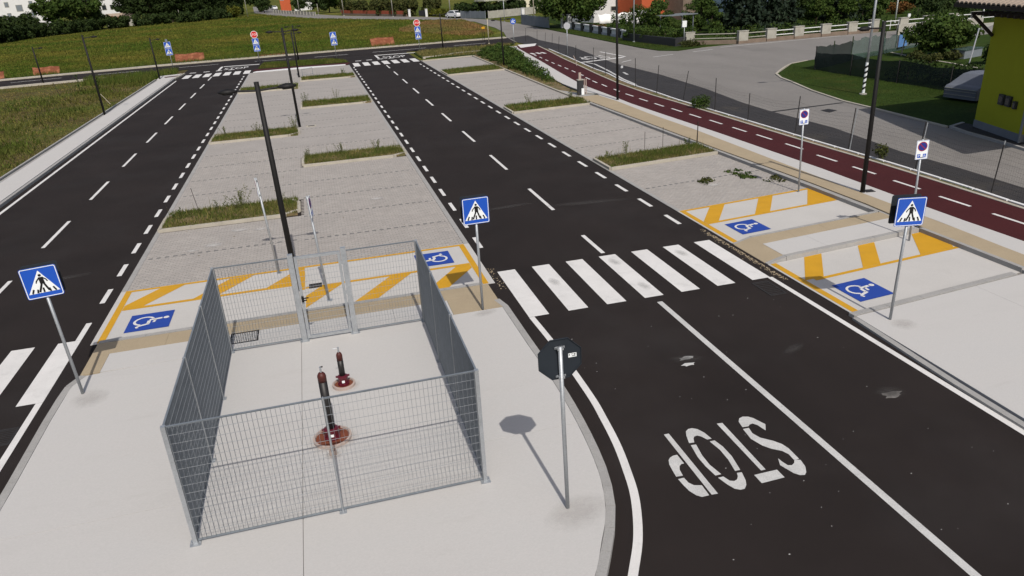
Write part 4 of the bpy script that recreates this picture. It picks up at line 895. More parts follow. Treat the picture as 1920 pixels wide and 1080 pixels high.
TALLG = [(-14.4, 76), (-14.5, 80.4), (-13, 81), (-13.5, 86), (-22, 84), (-21, 78)]
blades('tall_grass', TALLG, 5000, .55, .03, 65, BLADEG, z=-.06)
blades('weeds', [(-30.5, 91.6), (-14.8, 95), (3.9, 96.3), (24, 96.6), (24, 98), (3.9, 98.2), (-14.8, 97), (-31, 93.4)], 9000, .45, .04, 66, BLADEG, z=-.05)
blades('kerb_weeds', [(-14.8, 94.0), (3.9, 95.2), (20, 95.7), (20, 96.2), (3.9, 95.8), (-14.8, 94.6)], 900, .14, .05, 67, BLADED, z=.1)
blades('verge_grass', [(-5.1, 80.7), (3.8, 80), (3.4, 82.5), (2.4, 84.6), (-2, 85.8), (-4.8, 86.3)], 6000, .2, .035, 68, BLADEC, z=.05)
blades('verge_grass', [(11.3, 78.2), (16.2, 76.8), (20, 76.2), (21.9, 83.5), (23.3, 86.3), (13, 86.6), (11.5, 84.5)], 7000, .22, .03, 69, BLADED, z=.05)
blades('kerb_grass', [(x+.16, y) for x, y in farx[1:]]+[(x+.0, y) for x, y in far_k[::-1]], 2600, .1, .014, 70, BLADEG, z=.06, dens=lambda X, Y: .35+.65*(np.sin(Y*1.7)*np.sin(Y*.37+1) > .1))
# ------------------------------------------------------------------ weeds and shrubs
def weed(x, y, h, n, seed, label, z=.085, m=LEAFW, spread=.22):
    t = thing('weed', label, 'weed', (x, y, z), 0, 'tall weeds in the planted strips'); r = random.Random(seed); st = MB(); cl = []
    for k in range(n):
        a = r.uniform(0, 2*PI); d = r.uniform(0, spread); hh = h*r.uniform(.55, 1); bx, by = d*math.cos(a)*.5, d*math.sin(a)*.5; ex, ey = d*math.cos(a)*1.7, d*math.sin(a)*1.7
        st.tube([(bx, by, 0), ((bx+ex)/2, (by+ey)/2, hh*.6), (ex, ey, hh)], [.006, .005, .003], 4)
        for q in (.3, .5, .68, .85, 1): cl.append((bx+(ex-bx)*q, by+(ey-by)*q, hh*q, .05, .05, .04))
    st.build('stems', STEM, t); leaf_cloud('leaves', cl, 5, .03, seed, m, t)
    return t
weed(-3.2, 27.2, .75, 16, 1, 'big bushy weed in the nearest planted strip left of the tall lamp', spread=.3)
weed(-3.95, 27.2, .42, 5, 2, 'small dark weed just left of the big bushy weed')
weed(-5.3, 26.9, .3, 5, 3, 'low spreading weed at the road end of the nearest planted strip', m=LEAFM)
weed(-1.9, 27.3, .38, 5, 4, 'small flowering weed right of the near lamp pole foot')
weed(-1.4, 42.9, .7, 10, 5, 'leafy weed at the spine end of the second left planted strip')
weed(-5.1, 42.8, .55, 7, 6, 'dark weed at the road end of the second left planted strip')
weed(-3.4, 42.9, .5, 8, 7, 'weed in the middle of the second left planted strip')
weed(2.5, 34.9, .5, 7, 8, 'weed near the road end of the wide middle planted strip')
weed(.8, 34.9, .55, 7, 9, 'tall weed in the middle of the wide middle planted strip')
weed(-.75, 34.7, .35, 6, 10, 'weed at the spine end of the wide middle planted strip')
weed(1.4, 52.9, .75, 5, 11, 'tallest weed of the second middle planted strip')
weed(-.7, 52.6, .75, 8, 12, 'grassy weed at the spine end of the second middle planted strip', m=LEAFM)
weed(2.6, 68.5, .5, 9, 13, 'weed in the farthest middle planted strip', m=LEAFM)
weed(12.4, 28.5, .5, 6, 14, 'feathery weed in the near right planted strip')
weed(11.4, 28.2, .3, 4, 15, 'small weed at the road end of the near right planted strip')
weed(15.4, 28.6, .35, 6, 16, 'weed at the pavement end of the near right planted strip', m=LEAFM)
weed(12.6, 43.6, .55, 6, 17, 'weed in the middle of the second right planted strip')
weed(15.3, 43.6, .6, 8, 18, 'tall weed beside the grey meter box', m=LEAFM)
for (x, y, h, lab, lean) in ((-4.62, 27.15, .95, 'thin dark stick in the nearest left planted strip', -.12), (13.4, 28.7, .8, 'thin stick, left of two thin ones in the near right planted strip', 0),
        (14.3, 28.8, .9, 'thin stick, right of two thin ones in the near right planted strip', 0), (15.85, 28.6, 1.0, 'dark wooden stake at the pavement end of the near right planted strip', 0),
        (-20.73, 70.5, 1.1, 'dark stake standing in the dry grass bank', -.25), (-15.16, 62.6, .7, 'pale broken stake leaning beside the left single lamp', -.5)):
    o = MB().tube([(0, 0, -.1), (lean, 0, h)], [.022 if 'stake' in lab else .01]*2, 6).build('stick', STRAW if 'pale' in lab else WOODD); o.location = (x, y, .05); tag(o, lab, 'stick')
def corn(x, y, h, label):
    t = thing('corn_plant', label, 'plant', (x, y, -.06)); MB().tube([(0, 0, 0), (0, 0, h)], [.02, .012], 6).build('stem', LEAFM, t)
    for k in range(11):
        a = k*2.4; z = h*(.2+.07*k); L_ = .55; mb = MB()
        pts = [(0, z, .03), (.35*L_, z+.2, .05), (.75*L_, z+.22, .04), (L_, z+.05, .005)]; v = []
        for d, zz_, w in pts: v += [(d*math.cos(a)-w*math.sin(a), d*math.sin(a)+w*math.cos(a), zz_), (d*math.cos(a)+w*math.sin(a), d*math.sin(a)-w*math.cos(a), zz_)]
        mb.add(v, [(2*i, 2*i+1, 2*i+3, 2*i+2) for i in range(3)]).build('leaf', LEAFM, t)
corn(-19.8, 73.0, 1.5, 'tall corn plant standing in the dry bank left of the lamp'); corn(-18.4, 73.6, 1.0, 'smaller corn plant beside the tall one on the bank')
def shrub(name, x, y, rx, ry, h, seed, label, m, cat='shrub', group=None, per=90, size=.09, z=0., n=9):
    t = thing(name, label, cat, (x, y, z), 0, group); r = random.Random(seed); cl = []
    for k in range(n):
        a = r.uniform(0, 2*PI); d = math.sqrt(r.random())*.65; q = r.uniform(.28, .72); cl.append((rx*d*math.cos(a), ry*d*math.sin(a), h*q, rx*.42, ry*.42, h*.3))
    leaf_cloud('foliage', cl, per, size, seed, m, t); st = MB()
    for c in cl[:5]: st.tube([(0, 0, -.1), (c[0]*.5, c[1]*.5, c[2]*.5), (c[0], c[1], c[2])], [.03, .02, .01], 5)
    st.build('stems', BARK, t); return t
def hedge(name, pts, w, h, seed, label, m, per=60, size=.14, z=0., dens=1.0):
    P = resample(pts, .8); r = random.Random(seed); cl = []
    for p in P:
        for q in range(2): cl.append((p[0]+r.uniform(-w/2, w/2), p[1]+r.uniform(-w/2, w/2), z+h*(.3+.42*q)+r.uniform(-.1, .1), .65, w*.55, h*.32))
    t = thing(name, label, 'hedge', (0, 0, 0)); leaf_cloud('foliage', cl, per, size, seed, m, t); st = MB()
    for p in P[::3]: st.tube([(p[0], p[1], -.1), (p[0], p[1], z+h*.6)], .04, 5)
    st.build('stems', BARK, t); return t
# dark shrubbery at the end of the right parking row: one dense mass
g = np.random.default_rng(9); cl = []
BED = [(17.0, 52.6), (16.7, 58), (16.35, 64), (16.3, 70), (16.5, 76), (19.5, 80.5), (21.5, 83), (21.3, 79), (19.9, 71), (18.9, 64), (18.0, 58)]
while len(cl) < 150:
    x, y = g.uniform(16, 22), g.uniform(52, 83); lo = np.interp(y, [52, 64, 76, 83], [16.7, 16.3, 16.8, 20.3]); hi = np.interp(y, [52, 58, 64, 71, 79, 83], [17.0, 17.6, 18.3, 19.4, 20.7, 20.9])
    if lo < x < hi: hz = np.interp(y, [52, 56, 66, 78, 83], [.3, .6, .75, .55, .3])*np.interp(x-lo, [0, .6], [.55, 1]); cl.append((x, y, g.uniform(.12, 1)*hz, .42, .7, .3))
leaf_cloud('shrubbery', cl, 150, .1, 9, LEAFM, kind='stuff')
struct(MB().prism([(16.2, 45.5), (16.95, 45.5), (16.9, 50), (17.2, 53.5), (18.4, 60), (20.0, 71), (21.5, 80), (20.5, 80.5), (17, 77), (16.15, 76), (15.98, 62), (15.85, 48)], -.1, .07).build('planting_bed', SOIL))
blades('bed_weeds', [(16.0, 50), (16.9, 50), (18, 58), (19, 66), (16.2, 66)], 1500, .2, .02, 91, BLADED, z=.07)
shrub('shrub', 20.35, 36.6, .75, .7, .85, 41, 'rounded green bush growing through the wire fence beside the cycle path', LEAFM, per=110, size=.06)
shrub('shrub', 20.6, 23.0, .4, .45, .75, 42, 'sparse reddish green bush against the wire fence behind a parking sign', LEAFO, per=50, size=.06, n=6)
# cut weeds left on the right bays
for (x, y, r, sd, lab, m) in ((14.95, 23.5, .42, 5, 'pile of cut green weeds lying on the pavers of the right bay', LEAFM), (15.7, 22.3, .3, 6, 'thin scatter of cut stalks on the pavers next to the sandy strip', LEAFO), (13.4, 23.2, .25, 8, 'few dry stalks on the pavers left of the cut weeds', LEAFO)):
    g = np.random.default_rng(sd); cl = [(x+g.normal(0, r*.6), y+g.normal(0, r*.8), .03, .16, .14, .035) for k in range(12)]
    o = leaf_cloud('cut_weeds', cl, 22 if m is LEAFM else 9, .07, sd, m); tag(o, lab, 'cut weeds', 'cut weeds on the right bay')
g = np.random.default_rng(77)                      # grit along the edge of the right bays
X = np.r_[10.62-np.abs(g.normal(0, .07, 420)), 4.0-.16+g.normal(0, .06, 60)]; Y = np.r_[g.uniform(14.3, 18.6, 420), g.uniform(16.4, 18, 60)]; V = []; F = []
for i, (x, y) in enumerate(zip(X, Y)):
    r = g.uniform(.006, .02); V += [(x-r, y-r*.6, .001), (x+r, y-r*.4, .001), (x+r*.2, y+r, .001), (x, y, r*1.1)]; F += [(4*i, 4*i+1, 4*i+3), (4*i+1, 4*i+2, 4*i+3), (4*i+2, 4*i, 4*i+3)]
np_mesh('gravel', V, F, TAN, None, 'stuff')
g = np.random.default_rng(78); V = []; F = []
for i in range(110):
    x = g.uniform(-5.5, 3.4) if i % 3 else g.uniform(11, 15.9); y = g.uniform(20.5, 48); r = g.uniform(.01, .03); z = .012
    V += [(x-r, y-r*.6, z), (x+r, y-r*.4, z), (x+r*.2, y+r, z), (x, y, z+r*.8)]; F += [(4*i, 4*i+1, 4*i+3), (4*i+1, 4*i+2, 4*i+3), (4*i+2, 4*i, 4*i+3)]
np_mesh('bay_debris', V, F, SOIL, None, 'stuff')
# ------------------------------------------------------------------ wire fence along the cycle path
wf = thing('wire_fence', 'sagging wire mesh fence on thin posts beside the red cycle path', 'fence', (0, 0, 0))
FP = [(20.45, 13.2, 1.7, 0), (20.48, 17.88, 1.61, .1), (20.63, 21.26, 1.76, .12), (20.69, 24.94, 1.7, .1), (20.53, 28.29, 1.75, .08), (20.53, 32.1, 1.4, 0), (20.58, 35.39, 1.78, -.02), (20.77, 39.41, 1.7, .25), (20.66, 42.69, 1.75, .1), (20.75, 46.03, 1.9, -.04), (21.39, 52.98, 1.74, .03), (21.81, 56.64, 1.75, .05),
      (22.44, 62.66, 1.48, .1), (23.69, 68.82, 1.2, .2), (23.97, 71.75, 1.6, .1), (25.54, 88.92, 1.46, .1), (25.97, 85.49, 1.35, .05), (26.26, 83.32, 1.2, .08), (26.45, 81.34, 1.2, .06)]
tops = []
for x, y, h, ln in FP:
    tops.append((x+ln*1.2, y, h)); MB().tube([(x, y, -.1), (x+ln*1.2, y, h)], .02, 6).build('fence_post', IRON, wf)
for x, y in ((20.52, 17.95), (20.72, 21.32), (20.75, 24.98)): MB().tube([(x+.05, y, 0), (x+.2, y+.02, 1.7)], .018, 6).build('brace', GALV, wf)
w = MB(); run = FP[:13]
for (x0, y0, h0, l0), (x1, y1, h1, l1) in zip(run[:-1], run[1:]):
    L_ = y1-y0; n = int(L_/.085); top0, top1 = min(h0, 1.5), min(h1, 1.5)
    for k in range(n):
        t = k/n; x = x0+(x1-x0)*t; yy = y0+L_*t; hh = (top0+(top1-top0)*t)-.12*math.sin(PI*t); lx = (l0+(l1-l0)*t)*.8
        w.add([(x, yy-.0013, .05), (x, yy+.0013, .05), (x+lx, yy+.0013, hh), (x+lx, yy-.0013, hh)], [(0, 1, 2, 3)])
    for j in range(11):
        f = j/10; P = []
        for q in range(5):
            t = q/4; hh = ((top0+(top1-top0)*t)-.12*math.sin(PI*t)-.05)*f+.05; P.append((x0+(x1-x0)*t+(l0+(l1-l0)*t)*.8*f, y0+L_*t, hh))
        for a, b in zip(P[:-1], P[1:]): w.add([(a[0], a[1], a[2]-.0015), (b[0], b[1], b[2]-.0015), (b[0], b[1], b[2]+.0015), (a[0], a[1], a[2]+.0015)], [(0, 1, 2, 3)])
w.build('wire_mesh', IRON, wf, kind='stuff')
# meter cabinet by the second right planted strip
t = thing('meter_box', 'narrow grey meter box with pale pipes at the end of the second right planted strip', 'meter box', (16.35, 44.75, .1))
MB().box((0, 0, .45), (.34, .28, .9)).build('cabinet', CARG, t); MB().box((0, 0, .93), (.42, .32, .05)).build('lid', STONEP, t)
MB().box((-.02, .02, 1.15), (.16, .12, .42)).build('pale_box', PINKC, t)
for dx in (.3, .42): MB().tube([(dx, .05, 0), (dx, .05, .95)], .035, 8).build('pipe', PINKC, t)
MB().box((.12, -.16, .2), (.18, .02, .4)).build('white_door', SIGNW, t)
t = thing('marker_post', 'short bent pink plastic marker leaning at the fence near the old stop line', 'marker', (21.5, 59.6, 0)); MB().tube([(0, 0, 0), (-.05, 0, .45), (-.28, 0, .95)], .03, 6).build('post', PINKC, t)
t = thing('bench', 'small grey block with dark rail lying by the shrub bed edge', 'block', (17.35, 55.3, .1), .3); MB().box((0, 0, .15), (.3, .42, .3)).build('block', GREYPL, t); MB().box((-.25, .55, .06), (.08, 1.0, .08)).build('rail', IRON, t)
t = thing('barrier_frame', 'small thin metal frame at the spine end of the farthest middle planted strip', 'frame', (-.35, 68.6, 0))
MB().tube([(-.45, 0, 0), (-.45, 0, .75), (.45, 0, .85), (.45, 0, 0)], .025, 6).build('frame', GREYM, t); MB().tube([(-.45, 0, .3), (.45, 0, .35)], .018, 6).build('rail', GREYM, t)

# orange construction nets lying on the verge
def net(x, y, w, h, dy, rz, label, seed):
    r = random.Random(seed); nx, ny = 12, 6; v = []
    for j in range(ny+1):
        for i in range(nx+1):
            u, q = i/nx, j/ny; v.append(((u-.5)*w, dy*(q**1.3)+.03*r.gauss(0, 1), .04+h*q*(1+.05*math.sin(u*9+seed))+.06*math.sin(u*11+q*5+seed)*(1-q)*.6+r.uniform(0, .05)))
    f = [(j*(nx+1)+i, j*(nx+1)+i+1, (j+1)*(nx+1)+i+1, (j+1)*(nx+1)+i) for j in range(ny) for i in range(nx)]
    o = MB().add(v, f).build('orange_net', NETO, smooth=True); m = o.modifiers.new('thick', 'SOLIDIFY'); m.thickness = .02
    o.location = (x, y, 0); o.rotation_euler = (0, 0, rz); return tag(o, label, 'construction net', 'orange construction nets on the meadow edge')
net(-13.6, 96.4, 3.2, .85, .9, .12, 'crumpled orange net behind the two blue squares with the box on top', 1)
net(-28.2, 93.7, 2.6, .75, .8, .2, 'smooth orange net behind the lamp by the cross street', 2)
net(-33, 92.0, 2.2, .75, .8, .2, 'leftmost orange net, cut off by the picture edge', 3)
net(9.3, 97.6, 3.0, .95, .8, .1, 'folded orange net on the meadow near the middle stop sign', 4)
net(-4.1, 95.6, 3.3, .1, 1.5, .05, 'flat orange net spread on the kerb behind the second spine lamp', 5)

# ------------------------------------------------------------------ shade-net garden, pole, tree, covered car
nf = thing('shade_net_fence', 'torn dark green shade net hung on posts around the small garden', 'fence', (0, 0, 0))
def netrun(a, b, h, seed, m, n=16, rag=.12):
    r = random.Random(seed); v = []
    for i in range(n+1):
        t = i/n; x = a[0]+(b[0]-a[0])*t; y = a[1]+(b[1]-a[1])*t; hh = h*(1-.13*abs(math.sin(t*PI*3+seed)))+r.uniform(-rag, rag)
        for j in range(4): q = j/3; v.append((x+r.gauss(0, .05), y+r.gauss(0, .05), .05+hh*q))
    f = [(i*4+j, (i+1)*4+j, (i+1)*4+j+1, i*4+j+1) for i in range(n) for j in range(3)]
    MB().add(v, f).build('net', m, nf, smooth=True)
netrun((34.47, 46), (34.4, 30.5), 1.35, 1, NETK, 26, .03); netrun((34.47, 46), (39.5, 48.6), 1.6, 2, NETK, 12, .16); netrun((39.5, 48.6), (44.0, 50.5), 1.6, 3, NETG, 10, .08); netrun((44.0, 50.5), (49.5, 53), 1.35, 4, NETG, 10, .05)
for x, y, h in ((34.47, 46, 1.65), (34.4, 42.2, 1.4), (34.4, 38, 1.4), (34.4, 34, 1.4), (36.9, 47.3, 1.75), (39.5, 48.6, 1.8), (42.0, 49.7, 1.8), (44.0, 50.5, 1.9), (45.9, 51.4, 1.8), (47.4, 52.1, 1.75)): MB().tube([(x, y, -.1), (x, y, h)], .035, 6).build('post', LEAFD if y > 47 else IRON, nf)
o = MB().box((46.7, 51.55, .85), (1.5, .03, 1.0), rz=.42).build('blue_sheet', TARP); tag(o, 'blue and white sheet hung on the green net fence', 'sheet')
for x, y, h, lx, lab in ((44.3, 48.9, 2.1, .25, 'leaning pale wooden pole left of the garden tree'), (44.1, 42.3, 2.35, .3, 'leaning grey pole right of the garden tree')):
    t = thing('garden_pole', lab, 'pole', (x, y, 0)); MB().tube([(0, 0, -.1), (lx, 0, h)], .045, 8).build('pole', STRAW if 'wooden' in lab else GREYPL, t); MB().tube([(lx, 0, h-.1), (lx+.9, .1, h-.02)], .02, 6).build('cross_arm', GREYM, t)
t = thing('barrel_box', 'dark green garden box under the garden tree', 'box', (46.7, 45.2, 0), .3); MB().box((0, 0, .3), (2.4, 1.0, .6)).build('body', GREYM, t); MB().box((0, 0, .63), (2.5, 1.1, .06)).build('lid', NETG, t)
kerb_run(kerbs, [(45.2, 51), (44.5, 48.6), (43.8, 45.5), (43.4, 42.9), (42.6, 39.7)], .2, -.05, .06, KERBO, 1.5, joined=True)
hedge('hedge', [(35.6, 38.5), (36.2, 34.5), (38.5, 31.5)], 1.5, 1.35, 21, 'dark hedge behind the shade net beside the covered car', LEAFD, 150, .1)
shrub('shrub', 45.2, 41.2, 1.2, 1.0, 1.6, 61, 'dark bush between the leaning grey pole and the yellow house', LEAFD, per=120, size=.12)
for i, (x, y) in enumerate(((43.2, 46.3), (42.6, 44.2), (44.8, 44.5))): shrub('shrub', x, y, .8, .8, .7, 70+i, ('low garden plant left of the garden tree trunk', 'low garden plant in front of the garden tree', 'low garden plant right of the garden tree trunk')[i], LEAFO, per=70, size=.1)
# striped pole
t = thing('striped_pole', 'grey pole with black and white spiral stripes on the grass island', 'pole', (30.14, 35.7, .03))
MB().lathe([(.2, 0), (.2, .06), (.09, .07)], 12).build('foot', STONEP, t); MB().tube([(0, 0, .05), (.05, 0, 8.2)], [.075, .055], 12).build('shaft', GALV, t, smooth=True)
MB().lathe([(.079, .08), (.078, 1.75)], 14).build('white_sleeve', SIGNW, t)
hx = MB(); N = 84; V = []
for i in range(N+1):
    a = i/N*2*PI*5.2; z = .1+i/N*1.52; V += [(.082*math.cos(a), .082*math.sin(a), z), (.082*math.cos(a), .082*math.sin(a), z+.13)]
hx.add(V, [(2*i, 2*i+2, 2*i+3, 2*i+1) for i in range(N)]).build('black_stripe', SIGNK, t)
MB().tube([(.05, 0, 7.9), (-1.2, -.2, 8.3)], .03, 8).build('arm', GALV, t); MB().box((-1.4, -.23, 8.33), (.6, .25, .1)).build('lamp_head', GREYM, t)
# covered car beside the yellow house
t = thing('covered_car', 'car under a ribbed grey cover parked beside the yellow house', 'car', (32.4, 31.3, .03), math.radians(6))
prof = [(0, .12), (0, .62), (.12, .74), (.35, .80), (1.0, 1.26), (1.5, 1.33), (2.6, 1.3), (3.2, .88), (4.05, .75), (4.2, .5), (4.2, .12)]; v = []
for wy, s in ((-.92, .9), (-.97, 1), (0, 1.03), (.97, 1), (.92, .9)):
    for x, z in prof: v.append((x, wy*(1 if z < .9 else .82), .12+(z-.12)*s))
n = len(prof); f = [(r*n+i, (r+1)*n+i, (r+1)*n+i+1, r*n+i+1) for r in range(4) for i in range(n-1)]+[tuple(range(n-1, -1, -1)), tuple(range(4*n, 5*n))]
bd = MB().add(v, f).build('cover', COVER, t, smooth=False); b_ = bd.modifiers.new('soft', 'BEVEL'); b_.width = .05; b_.segments = 2
for z in (.3, .5, .62): MB().box((-.012, 0, z), (.03, 1.84, .018)).build('seam', STONEP, t)
for x in (.85, 3.3):
    for yy in (-.86, .86): MB().tube([(x, yy-.1, .3), (x, yy+.1, .3)], .3, 14).build('wheel', CARG, t)

# ------------------------------------------------------------------ yellow house at the right edge
A = Vector((28.0, 26.0)); B = Vector((27.0, 22.8)); hd_ = (B-A).normalized(); rz = math.atan2(hd_.y, hd_.x)    # local +x runs along the west wall toward the camera
ho = thing('house', 'yellow green house with dark tiled eaves at the right edge', 'house', (A.x, A.y, 0), rz)
def hm(): return MB()
LW = 3.35
hm().box((LW/2, 5, 2.62), (LW, 10, 4.5)).build('wall', YWALL, ho)
hm().box((LW/2, 5, .18), (LW+.04, 10.04, .38)).build('plinth', PLINTH, ho)
hm().box((LW+.17, .42, 2.4), (.34, .5, 4.9)).build('grey_pilaster', PLINTH, ho); hm().box((LW+2.3, 6, 2.4), (3.9, 8.0, 4.9)).build('recessed_wall', PLINTH, ho)
hm().tube([(LW+.06, -.06, .05), (LW+.06, -.06, 4.7)], .05, 8).build('downpipe', GREYM, ho)
for x, z, w, h in ((1.72, 1.5, .34, .42), (2.2, 1.5, .34, .42), (2.66, 1.42, .2, .3)):
    b = hm().box((x, -.05, z), (w, .1, h)).build('meter_box', CARG, ho); hm().box((x, -.105, z), (w*.7, .012, h*.6)).build('meter_window', GLASS, b)
# roof: eaves 1 m out, tiles in rows
EV = -1.05; ze = 5.22; sl = .36; rx0, rx1 = -1.1, 9.0
roof = hm().add([(rx0, EV, ze), (rx1, EV, ze), (rx1, 5.5, ze+sl*(5.5-EV)), (rx0, 5.5, ze+sl*(5.5-EV)), (rx0, EV, ze-.16), (rx1, EV, ze-.16), (rx1, 5.5, ze-.16+sl*(5.5-EV)), (rx0, 5.5, ze-.16+sl*(5.5-EV))],
    [(0, 1, 2, 3), (7, 6, 5, 4), (0, 4, 5, 1), (1, 5, 6, 2), (2, 6, 7, 3), (3, 7, 4, 0)]).build('roof', WOODD, ho)
hm().add([(rx0, 5.5, ze+sl*6.55), (rx1, 5.5, ze+sl*6.55), (rx1, 11, ze), (rx0, 11, ze)], [(0, 1, 2, 3)]).build('roof_back', TILE, ho)
hm().box(((rx0+rx1)/2, EV-.08, ze-.1), (rx1-rx0, .14, .14)).build('gutter', WOODD, ho)
tm = None
for j in range(8):
    for i in range(30):
        x = rx0+.17+.335*i; yy = EV-.1+.36*j; z = ze+.02+sl*(yy-EV)
        if tm is None:
            V = []; 
            for q, (d, up) in enumerate(((0, .0), (.42, sl*.42))):
                for k in range(7): a = PI*k/6; V.append((-.155*math.cos(a)*(1-.12*q), d, up+.075*math.sin(a)+.02))
                for k in range(7): a = PI*k/6; V.append((-.155*math.cos(a)*(1-.12*q), d, up+.055*math.sin(a)-.015))
            F = [(k, k+1, 15+k, 14+k) for k in range(6)]+[(7+k+1, 7+k, 21+k, 22+k) for k in range(6)]+[(k+1, k, 7+k, 8+k) for k in range(6)]
            o = MB().add(V, F).build('roof_tile', TILE, roof); tm = o.data
        else: o = bpy.data.objects.new('roof_tile', tm); C.objects.link(o); o.parent = roof
        o.location = (x, yy, z)
hm().tube([(.12, -.02, 3.9), (.12, -.95, 4.75)], .07, 6).build('eave_brace', WOODD, ho)
for k in range(9): hm().box((.1+.42*k, -.5, 4.83), (.09, 1.05, .12)).build('rafter', WOODD, ho)
ap = struct(MB().prism([(27.2, 26.55), (28.3, 26.75), (28.3, 20), (26.0, 20), (26.6, 23.1)], -.1, .06).build('pavement', ASPH2))
kerb_run(kerbs, [(28.3, 26.85), (27.3, 26.6), (27.0, 26.0), (26.6, 23.4), (26.0, 20.4)], .14, -.1, .09, KERB, 1.2)

# ------------------------------------------------------------------ wall with pillars along the old street
gw = thing('garden_wall', 'low stone wall with square cement pillars and pale rails along the old street', 'wall', (0, 0, 0))
PXS = [41.4+3.13*k for k in range(10)]; YW = lambda x: 66.75 if x < 56 else 66.75+.02*(x-56)
pts = [(37.2, 69.7)]+[(x, YW(x)) for x in PXS]
for i, (x, y) in enumerate(pts):
    if i in (6,): y += .6
    MB().box((x, y, .54), (1.02, .42, 1.22)).build('pillar', STONEP, gw)
    MB().box((x, y, .12), (1.06, .46, .28)).build('pillar_foot', BROWNST, gw); MB().box((x, y, 1.17), (1.1, .5, .06)).build('pillar_cap', STONEP, gw)
for a, b in zip(pts[:-1], pts[1:]):
    d = Vector(b)-Vector(a); rz = math.atan2(d.y, d.x); c = (Vector(a)+Vector(b))/2; L_ = d.length-1.1
    gap = 56.2 < c.x < 60.2
    if not gap: MB().box((c.x, c.y, .17), (L_, .3, .38), rz).build('low_wall', BROWNST, gw)
    for z in (.55, .95): MB().box((c.x, c.y, z), (L_, .06, .07), rz).build('rail', WHITEM if gap or c.x > 45 else STONEP, gw)
    if gap:
        for k in range(3): MB().box((c.x-1+k, c.y, .6), (.05, .05, .9), rz).build('rail_post', WHITEM, gw)
MB().box((60.6, 66.6, 1.4), (.3, .1, .3)).build('white_mailbox', WHITEM, gw)
fw = thing('metal_fence', 'pale metal tube fence in front of the tree beside the yellow house', 'fence', (0, 0, 0))
for k in range(3):
    for z in (.5, 1.0, 1.4): MB().box((72.5+3.6*k, 67.2, z), (3.4, .06, .07)).build('rail', WHITEM, fw)
    MB().box((70.7+3.6*k, 67.2, .75), (.09, .09, 1.5)).build('post', WHITEM, fw)
o = MB().prism([(56.3, 62.2), (66.8, 62.6), (72, 66.2), (60, 66.3)], -.1, .01).build('driveway', STONEP); struct(o)
o = MB().box((60.5, 62.2, .5), (10, .25, 1.0)).build('low_wall', STONEP); tag(o, 'plain pale low wall behind the garden tree', 'wall')
# hedge behind the wall
hedge('hedge', [(38, 70.5), (42, 68.4), (56, 68.3)], 1.6, 1.5, 1, 'long green hedge growing over the rails of the pillared wall', LEAFM, 70, .12)
hedge('hedge', [(61.5, 69.3), (75, 69.8)], 2.0, 1.2, 2, 'low green hedge behind the pillared wall near the yellow house', LEAFM, 60, .12)
hedge('hedge', [(35.0, 79), (35.5, 72), (36.3, 70.2), (37.2, 70.2)], 1.2, 1.35, 3, 'green hedge over the dark wall at the garden corner', LEAFM, 150, .11, .3)
o = MB().prism([(34.35, 80), (34.6, 74), (35.1, 68.6), (36.8, 69.5), (36.75, 69.75), (35.35, 69.2), (34.9, 74), (34.65, 80)], -.1, .8).build('dark_wall', CARG); tag(o, 'dark low wall under the corner hedge beside the lawn', 'wall')
shrub('shrub', 36.5, 67.6, 1.6, .6, .7, 44, 'low bush at the foot of the first cement pillar', LEAFO, per=110, size=.09)
# balustrade
bl = thing('balustrade', 'garden wall of white panels between dark pillars beside the lawn', 'wall', (0, 0, 0))
bp = [(36.3, 105), (36.15, 101), (36.0, 97), (35.85, 93.3), (35.7, 89.8), (35.55, 86.5), (35.45, 83.3), (35.4, 80.3)]
for a, b in zip(bp[:-1], bp[1:]):
    d = Vector(b)-Vector(a); rz = math.atan2(d.y, d.x); c = (Vector(a)+Vector(b))/2
    MB().box((c.x, c.y, .16), (d.length-.7, .25, .32), rz).build('base_course', GREYPL, bl)
    MB().box((c.x, c.y, .86), (d.length-1.0, .32, .14), rz).build('white_cap', WHITEPL, bl); MB().box((c.x, c.y, .54), (d.length-1.3, .12, .46), rz).build('pale_panel', WHITEPL, bl)
for x, y in bp: MB().box((x, y, .5), (.4, .95, 1.0), .03).build('dark_pillar', CARG, bl)
# the lamp post by the lawn and other far poles
for x, y, h, r, m, lab in ((34.3, 76.7, 9, .085, GALV, 'pale grey lamp post on the lawn in front of the garden hedge'), (21.07, 89.2, 2.9, .05, STRAW, 'thin pale post at the meadow corner beside the far lamp'),
        (-.8, 258.8, 9, .13, STONEP, 'leaning utility pole beside the far street fence'), (10.8, 214, 9, .12, STONEP, 'utility pole at the left end of the red brick wall'), (20.8, 185.6, 9, .12, STONEP, 'utility pole in front of the red brick wall'),
        (30.0, 160.6, 9, .12, STONEP, 'utility pole beside the white car'), (4.6, 236.5, 3, .09, STONEP, 'short lamp post at the far street fence'), (-17, 262, 8, .1, STONEP, 'thin pole right of the yellow bush'), (37, 123, 8, .1, STRAW, 'pale pole in front of the cream house'), (66.4, 75, 6, .09, WHITEM, 'white pole behind the hedge near the dark spruces'), (34.0, 131, 4, .06, GALV, 'thin post at the far lawn corner'), (-35, 246, 3.5, .07, STONEP, 'thin grey pole against the dark trees')):
    t = thing('lamp_post' if 'lamp' in lab else 'utility_pole', lab, 'pole', (x, y, -.06)); MB().tube([(0, 0, 0), (-.04*h*.3, 0, h)], [r, r*.75], 8).build('shaft', m, t, smooth=True); MB().lathe([(r*1.8, 0), (r*1.8, .12), (r*1.1, .16)], 8).build('foot', m, t)
    if h > 7: MB().tube([(-.012*h, 0, h-.3), (1.2-.012*h, .1, h)], .05, 6).build('arm', m, t)
